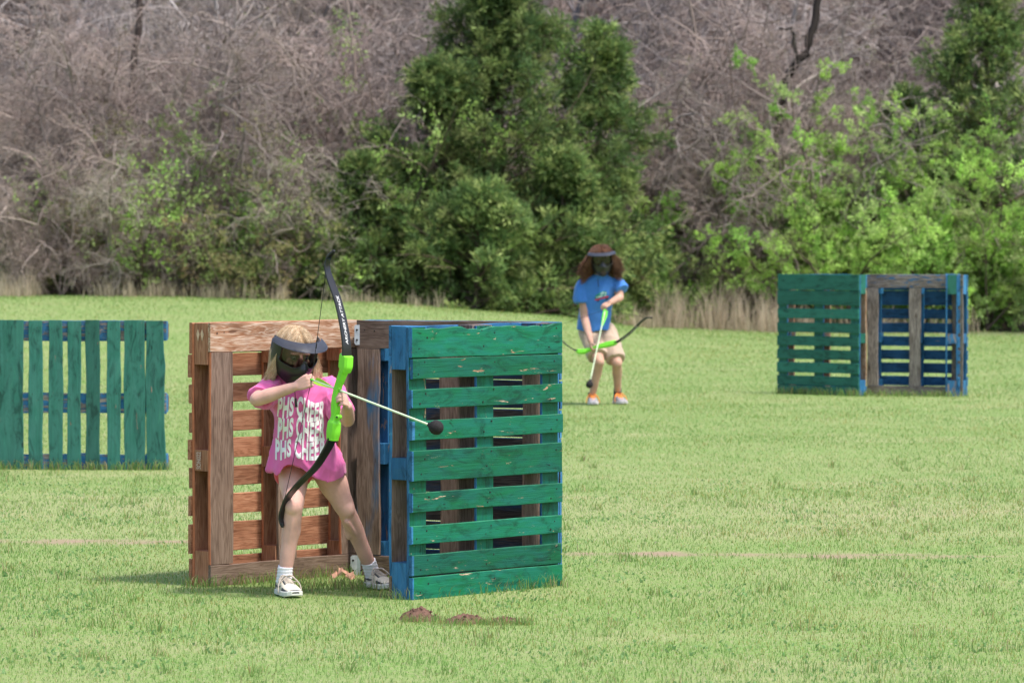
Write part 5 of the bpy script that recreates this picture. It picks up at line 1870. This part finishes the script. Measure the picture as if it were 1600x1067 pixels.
# ------------------------------------------------------------------ the boy
def make_boy():
    g1, g2 = on_ground(913, 633), on_ground(955, 630)
    Yb = (g1.y + g2.y) / 2
    root = empty('person', (at_px(938, Yb), Yb, gz(at_px(938, Yb), Yb)))
    tag(root, 'curly-haired boy in blue T-shirt and khaki shorts standing with his bow lowered', 'person', 'archers')
    kids_before = set(bpy.data.objects)
    Q = lambda px, py, dy: P(px, py, Yb + dy)
    H = Q(940, 407, -.10)
    fr = head_frame(math.radians(4), math.radians(9), math.radians(4))
    r, f, u = fr
    V = Vol()
    head_vol(V, H, fr, 1.05)
    V.tube([H - u * .06 - f * .02, Q(938, 436, .02)], [.050, .056], 14)
    V.loft([(Q(938, 432, .02), .06, .055), (Q(938, 438, .03), .14, .075), (Q(936, 456, .04), .145, .10), (Q(931, 490, .10), .125, .09), (Q(930, 512, .14), .14, .10), (Q(932, 524, .14), .13, .1)])
    shR, elR, wrR = Q(911, 444, .02), Q(913, 496, -.02), Q(923, 533, -.34)
    V.tube([shR, shR.lerp(elR, .5), elR], [.052, .045, .040], 14)
    V.tube([elR, elR.lerp(wrR, .35), wrR], [.039, .039, .027], 14)
    hand(V, wrR, (.02, -.42, -.90), (.98, .10, .0), .95, (30, 36, 42, 48), 66, (.6, .55, .3), 25)
    shL, elL, wrL = Q(964, 442, .02), Q(968.5, 465, -.03), Q(953.5, 473, -.26)
    V.tube([shL, shL.lerp(elL, .5), elL], [.052, .045, .040], 14)
    V.tube([elL, elL.lerp(wrL, .35), wrL], [.039, .038, .027], 14)
    hand(V, wrL, (-.80, -.45, -.42), (-.35, .25, -.9), .95, (45, 50, 55, 60), 70, (.7, .45, .4), 25, side=-1)
    hipR, knR, anR = Q(921, 518, .14), Q(936, 566, -.16), Q(925, 619, -.02)
    hipL, knL, anL = Q(946, 518, .14), Q(964, 568, -.10), Q(965, 612, .10)
    for hp, kn, an in ((hipR, knR, anR), (hipL, knL, anL)):
        V.tube([hp, hp.lerp(kn, .45), hp.lerp(kn, .82), kn], [.092, .080, .060, .052], 18)
        V.ell(kn + Vector((0, -.012, .004)), (.040, .040, .046))
        V.tube([kn, kn.lerp(an, .3) + Vector((0, .014, 0)), kn.lerp(an, .62), an], [.046, .048, .038, .032], 18)
    V.tube([hipR, hipL], [.09, .09], 14)
    fR_t = on_ground(936, 637.5); fL_t = on_ground(988, 634)
    feet = []
    for an, t, L in ((anR, fR_t, .25), (anL, fL_t, .265)):
        h0 = Vector((an.x, an.y + .03, gz(an.x, an.y)))
        d = Vector((t.x - h0.x, t.y - h0.y, 0))
        d = d.normalized() if d.length > .02 else Vector((.4, -.9, 0))
        h = Vector((an.x, an.y, 0)) - d * .055; h.z = gz(h.x, h.y)
        tt = h + d * L; tt.z = gz(tt.x, tt.y)
        feet.append((h, tt))
        V.tube([an, h.lerp(tt, .2) + Vector((0, 0, .055)), h.lerp(tt, .75) + Vector((0, 0, .036))], [.033, .030, .025], 12)
    link('body', V.fuse('body', .0065, 4, .5), M_SKIN2, root)
    S = Vol()
    def hem(p, ct, st): return .012 * math.sin(ct * 4) + .01 * st
    S.loft([(Q(938, 429, .0), .066, .062), (Q(938, 432, .01), .10, .075), (Q(938, 437, .02), .152, .09), (Q(937, 446, .03), .165, .118), (Q(935, 460, .05), .160, .135), (Q(930, 485, .09), .150, .135), (Q(928, 505, .12), .156, .145), (Q(928.5, 516, .13), .162, .150, Vector((1, 0, 0)), hem),
            (Q(928.5, 515, .13), .150, .138, Vector((1, 0, 0)), hem), (Q(928, 505, .12), .138, .126)], 40)
    def sleeve(pts, rad):
        pp, rr = cat_rom(pts, rad, 5)
        d = (pp[-1] - pp[-2]).normalized()
        pp = pp + [pp[-1] + d * .004, pp[-1] - d * .002, pp[-1] - d * .035]
        rr = rr + [rr[-1] - .004, rr[-1] - .015, rr[-1] - .020]
        S.rings(pp, rr, 22)
    sleeve([Q(921, 447, .03), Q(911, 448, .02), Q(908, 460, .01), Q(908, 473, .0)], [.075, .078, .078, .078])
    sleeve([Q(954, 445, .03), Q(962, 444, .02), Q(968, 448, -.005), Q(972, 453, -.03)], [.066, .066, .067, .070])
    sm = S.fuse('tshirt', .0065, 4, .5, wrinkles([((0, 0, 1), 8, 2, .009), ((.6, 0, 1), 12, 3, .006)], 6))
    so = link('tshirt', sm, M_BLUET, root)
    bvh = BVHTree.FromPolygons([v.co for v in sm.vertices], [p.vertices for p in sm.polygons])
    view = (Q(938, 460, 0) - Vector((0, 0, EYE))).normalized()
    def patch(pts, m):
        me = bpy.data.meshes.new('print'); me.from_pydata([(x, y, 0) for x, y in pts], [], [tuple(range(len(pts)))]); me.update()
        pm = conform(me, bvh, lambda x, y: P(x, y, Yb - .6), view, .003, .02)
        link('shirt_print', pm, m, so)
    mt = simple('teal_print', (0.03, 0.22, 0.20), .8, .3, 60); mw = simple('pale_print', (0.62, 0.68, 0.66), .8, .3, 50); mr = simple('red_print', (0.50, 0.04, 0.08), .8, .2, 60); mk_ = simple('dark_print', (0.03, 0.03, 0.06), .8, .2, 60)
    patch([(929, 466), (931, 461), (937, 457), (943, 454.5), (948, 455.5), (949, 459), (947, 462), (938, 464.5), (931, 467)], mt)
    patch([(938, 459), (942, 456.5), (947, 456.5), (948, 458), (941, 460)], mw)
    patch([(931, 464.5), (936, 462.3), (944, 460.6), (948, 460.6), (946, 462.6), (938, 464.6), (932, 466.2)], mw)
    patch([(929, 468), (939, 465.5), (949, 462.2), (951.5, 462.6), (951, 464.8), (941, 467), (932, 469.5), (929.5, 469.6)], mr)
    patch([(932, 470), (937, 468.6), (936, 471), (933, 471.5)], mk_)
    patch([(946, 467), (950, 465.6), (950, 468), (947, 469)], mk_)
    S = Vol()
    for hp, kn, e, rr in ((hipR, knR, .80, .098), (hipL, knL, .88, .096)):
        d = (kn - hp).normalized(); en = hp.lerp(kn, e)
        S.rings([hp - d * .03, hp, hp.lerp(kn, e * .5), en, en + d * .004, en - d * .004, en - d * .05], [.10, .106, .100, rr, rr - .004, rr - .013, rr - .02], 22)
    S.tube([hipR, hipL], [.106, .106], 16)
    S.loft([(Q(929, 508, .13), .135, .11), (Q(931, 520, .14), .15, .125), (Q(933, 528, .12), .15, .125)], 30)
    link('shorts', S.fuse('shorts', .0065, 3, .5, wrinkles([((0, 0, 1), 9, 3, .007), ((1, 0, .3), 12, 3, .004)], 8)), M_KHAKI, root)
    for (h, t), an, k in zip(feet, (anR, anL), (0, 1)):
        shoe(root, h + Vector((0, 0, .004)), t + Vector((0, 0, .004)), [M_GREYSH, M_GREYSH if k == 0 else M_GREYSH, M_GSOLE, M_ORNG, M_ORNG if k else M_GREYSH], 1.1, (M_SOCKB, .040, .038, an + Vector((0, 0, .035))), an)
    mask_on(root, H, fr, 1.05, 1.08, .006)
    hair_on(root, H, fr, 1.05, [(.13, .055, .03), (.20, .085, .045), (.26, .12, .065), (.09, .04, .025)], 14, 3200, .21, .016, 1.6, .0017, gravity=.42)
    link('mask_cord', strip_mesh([Q(934, 436, -.16), Q(935, 448, -.15)], .003), M_STRING, root)
    for o in set(bpy.data.objects) - kids_before:
        if o.parent is root:
            o.matrix_parent_inverse = Matrix.Translation(-root.location)
    pl = Plane(Q(930, 545, -.38), (-.137, -.16, -.68), (.64, -.25, .24))
    nk = pl.at(945.5, 484)
    ris = [(902, 548, .016, .020), (906, 549.5, .022, .023), (913, 549, .022, .023), (918, 547, .016, .019), (925, 545, .015, .016), (934, 542, .016, .016), (940, 540.5, .022, .019), (950, 538, .024, .022), (957, 536.5, .024, .023), (963, 534.5, .018, .020)]
    rpx = [(961, 536), (970, 531), (982, 522), (993, 512), (1002, 502.5), (1010, 497), (1018, 496.5)]
    lpx = [(904, 548.5), (896, 546), (887, 540), (878, 532), (869, 522), (863, 512), (862, 504)]
    make_bow('lime and black bow held low and sideways by the boy in blue', pl, rpx, lpx, ris, ('ARCHERY ATTACK', .06, .27, .020, True), nk)
    make_arrow('foam-tipped arrow hanging down across the shorts of the boy in blue', nk, Q(921, 601, -.62), .0, .17, .026, M_GREENV, .034, .0062)
    return root

# ------------------------------------------------------------------ small things on the turf
def soil_mat():
    m = simple('loose_brown_soil', (0.13, 0.075, 0.055), 0.95, 0.35, 60, 0.8, 0.1, bscale=140)
    return m
def make_soil_heaps():
    M = soil_mat()
    for i, (px, py, rx, ry, h, lab) in enumerate([(655, 967, .085, .13, .062, 'dark brown molehill of fresh soil, tallest, at the left before the green pallets'),
                                                 (728, 971, .105, .14, .044, 'round brown molehill between the other two heaps of soil'),
                                                 (788, 971, .085, .12, .030, 'low crumbly soil heap mixed with dead grass, rightmost of the three')]):
        c = on_ground(px, py)
        rs = np.random.RandomState(60 + i)
        bm = bmesh.new()
        rows = []
        for j in range(15):
            t = j / 14
            row = []
            for k in range(36):
                a = 2 * math.pi * k / 36
                w = 1 + .22 * noise.noise(Vector((math.cos(a) * 1.3 + i * 5, math.sin(a) * 1.3, 0)))
                x, y = math.cos(a) * rx * t * w * 1.35, math.sin(a) * ry * t * w * 1.35
                z = h * max(0, (1 - t ** 1.7)) * (1 + .25 * noise.noise(Vector((x * 22, y * 22, i)))) + .012 * (noise.noise(Vector((x * 70, y * 70, i * 3))) + .6 * noise.noise(Vector((x * 150, y * 150, i)))) * (1 - t * .5)
                row.append(bm.verts.new((x, y, z - .012 - .02 * t)))
            rows.append(row)
        for j in range(14):
            for k in range(36):
                bm.faces.new((rows[j][k], rows[j][(k + 1) % 36], rows[j + 1][(k + 1) % 36], rows[j + 1][k]))
        # clods
        for _ in range(45):
            a, t = rs.uniform(0, 6.28), rs.uniform(.1, 1.15) ** .7
            s = rs.uniform(.0025, .008)
            p = Vector((math.cos(a) * rx * t * 1.3, math.sin(a) * ry * t * 1.3, h * max(0, 1 - t ** 1.7) - .010 - .012 * t))
            mtx = Matrix.Translation(p) @ Matrix.Rotation(rs.uniform(0, 3), 4, 'X') @ Matrix.Diagonal((s, s * rs.uniform(.6, 1.3), s * .8, 1))
            bmesh.ops.create_icosphere(bm, subdivisions=1, radius=1.0, matrix=mtx)
        me = bpy.data.meshes.new('soil_heap'); bm.to_mesh(me); bm.free()
        me.polygons.foreach_set('use_smooth', [j < 14 * 36 for j in range(len(me.polygons))])
        tag(link('soil_heap', me, M, None, c), lab, 'soil heap', 'heaps of fresh soil')
        foot((c.x - rx * 1.3, c.y - ry * 1.0), (c.x + rx * 1.3, c.y - ry * 1.0), 200, .05, .035)

def make_dry_leaves():
    M = simple('dry_leaf', (0.46, 0.25, 0.17), 0.8, 0.2, 40)
    first = None
    rs = random.Random(3)
    for i, (px, py) in enumerate([(524, 899), (531, 895), (537, 893), (543, 898), (549, 900)]):
        if first is None:
            vs, fs = [], []
            for j in range(7):
                t = j / 6
                w = .020 * math.sin(math.pi * min(1, t * .92 + .06))
                vs += [(-w, t * .055 - .027, .010 * t + .008 * math.sin(t * 5)), (0, t * .055 - .027, .004 + .012 * t), (w, t * .055 - .027, .012 * t + .01 * math.cos(t * 4))]
            for j in range(6):
                for k in range(2):
                    a = j * 3 + k
                    fs.append((a, a + 1, a + 4, a + 3))
            me = bpy.data.meshes.new('dry_leaf'); me.from_pydata(vs, [], fs); me.update()
            o = link('dry_leaf', me, M)
            tag(o, 'curled dry tan leaf lying in the grass at the foot of the orange pallet', 'leaf', 'dry leaves by the orange pallet')
            first = o
        else:
            o = first.copy(); COL.objects.link(o)
        o.location = P(px, py, 19.45)
        o.rotation_euler = (rs.uniform(.6, 1.2), rs.uniform(-.5, .5), rs.uniform(-1, 1))
        o.scale = (rs.uniform(.6, .95),) * 3

# ------------------------------------------------------------------ build
make_woods()
make_tan_grass()
make_bunker_near()
make_bunker_far()
make_pallet_left()
make_girl()
make_boy()
make_soil_heaps()
make_dry_leaves()
make_grass()
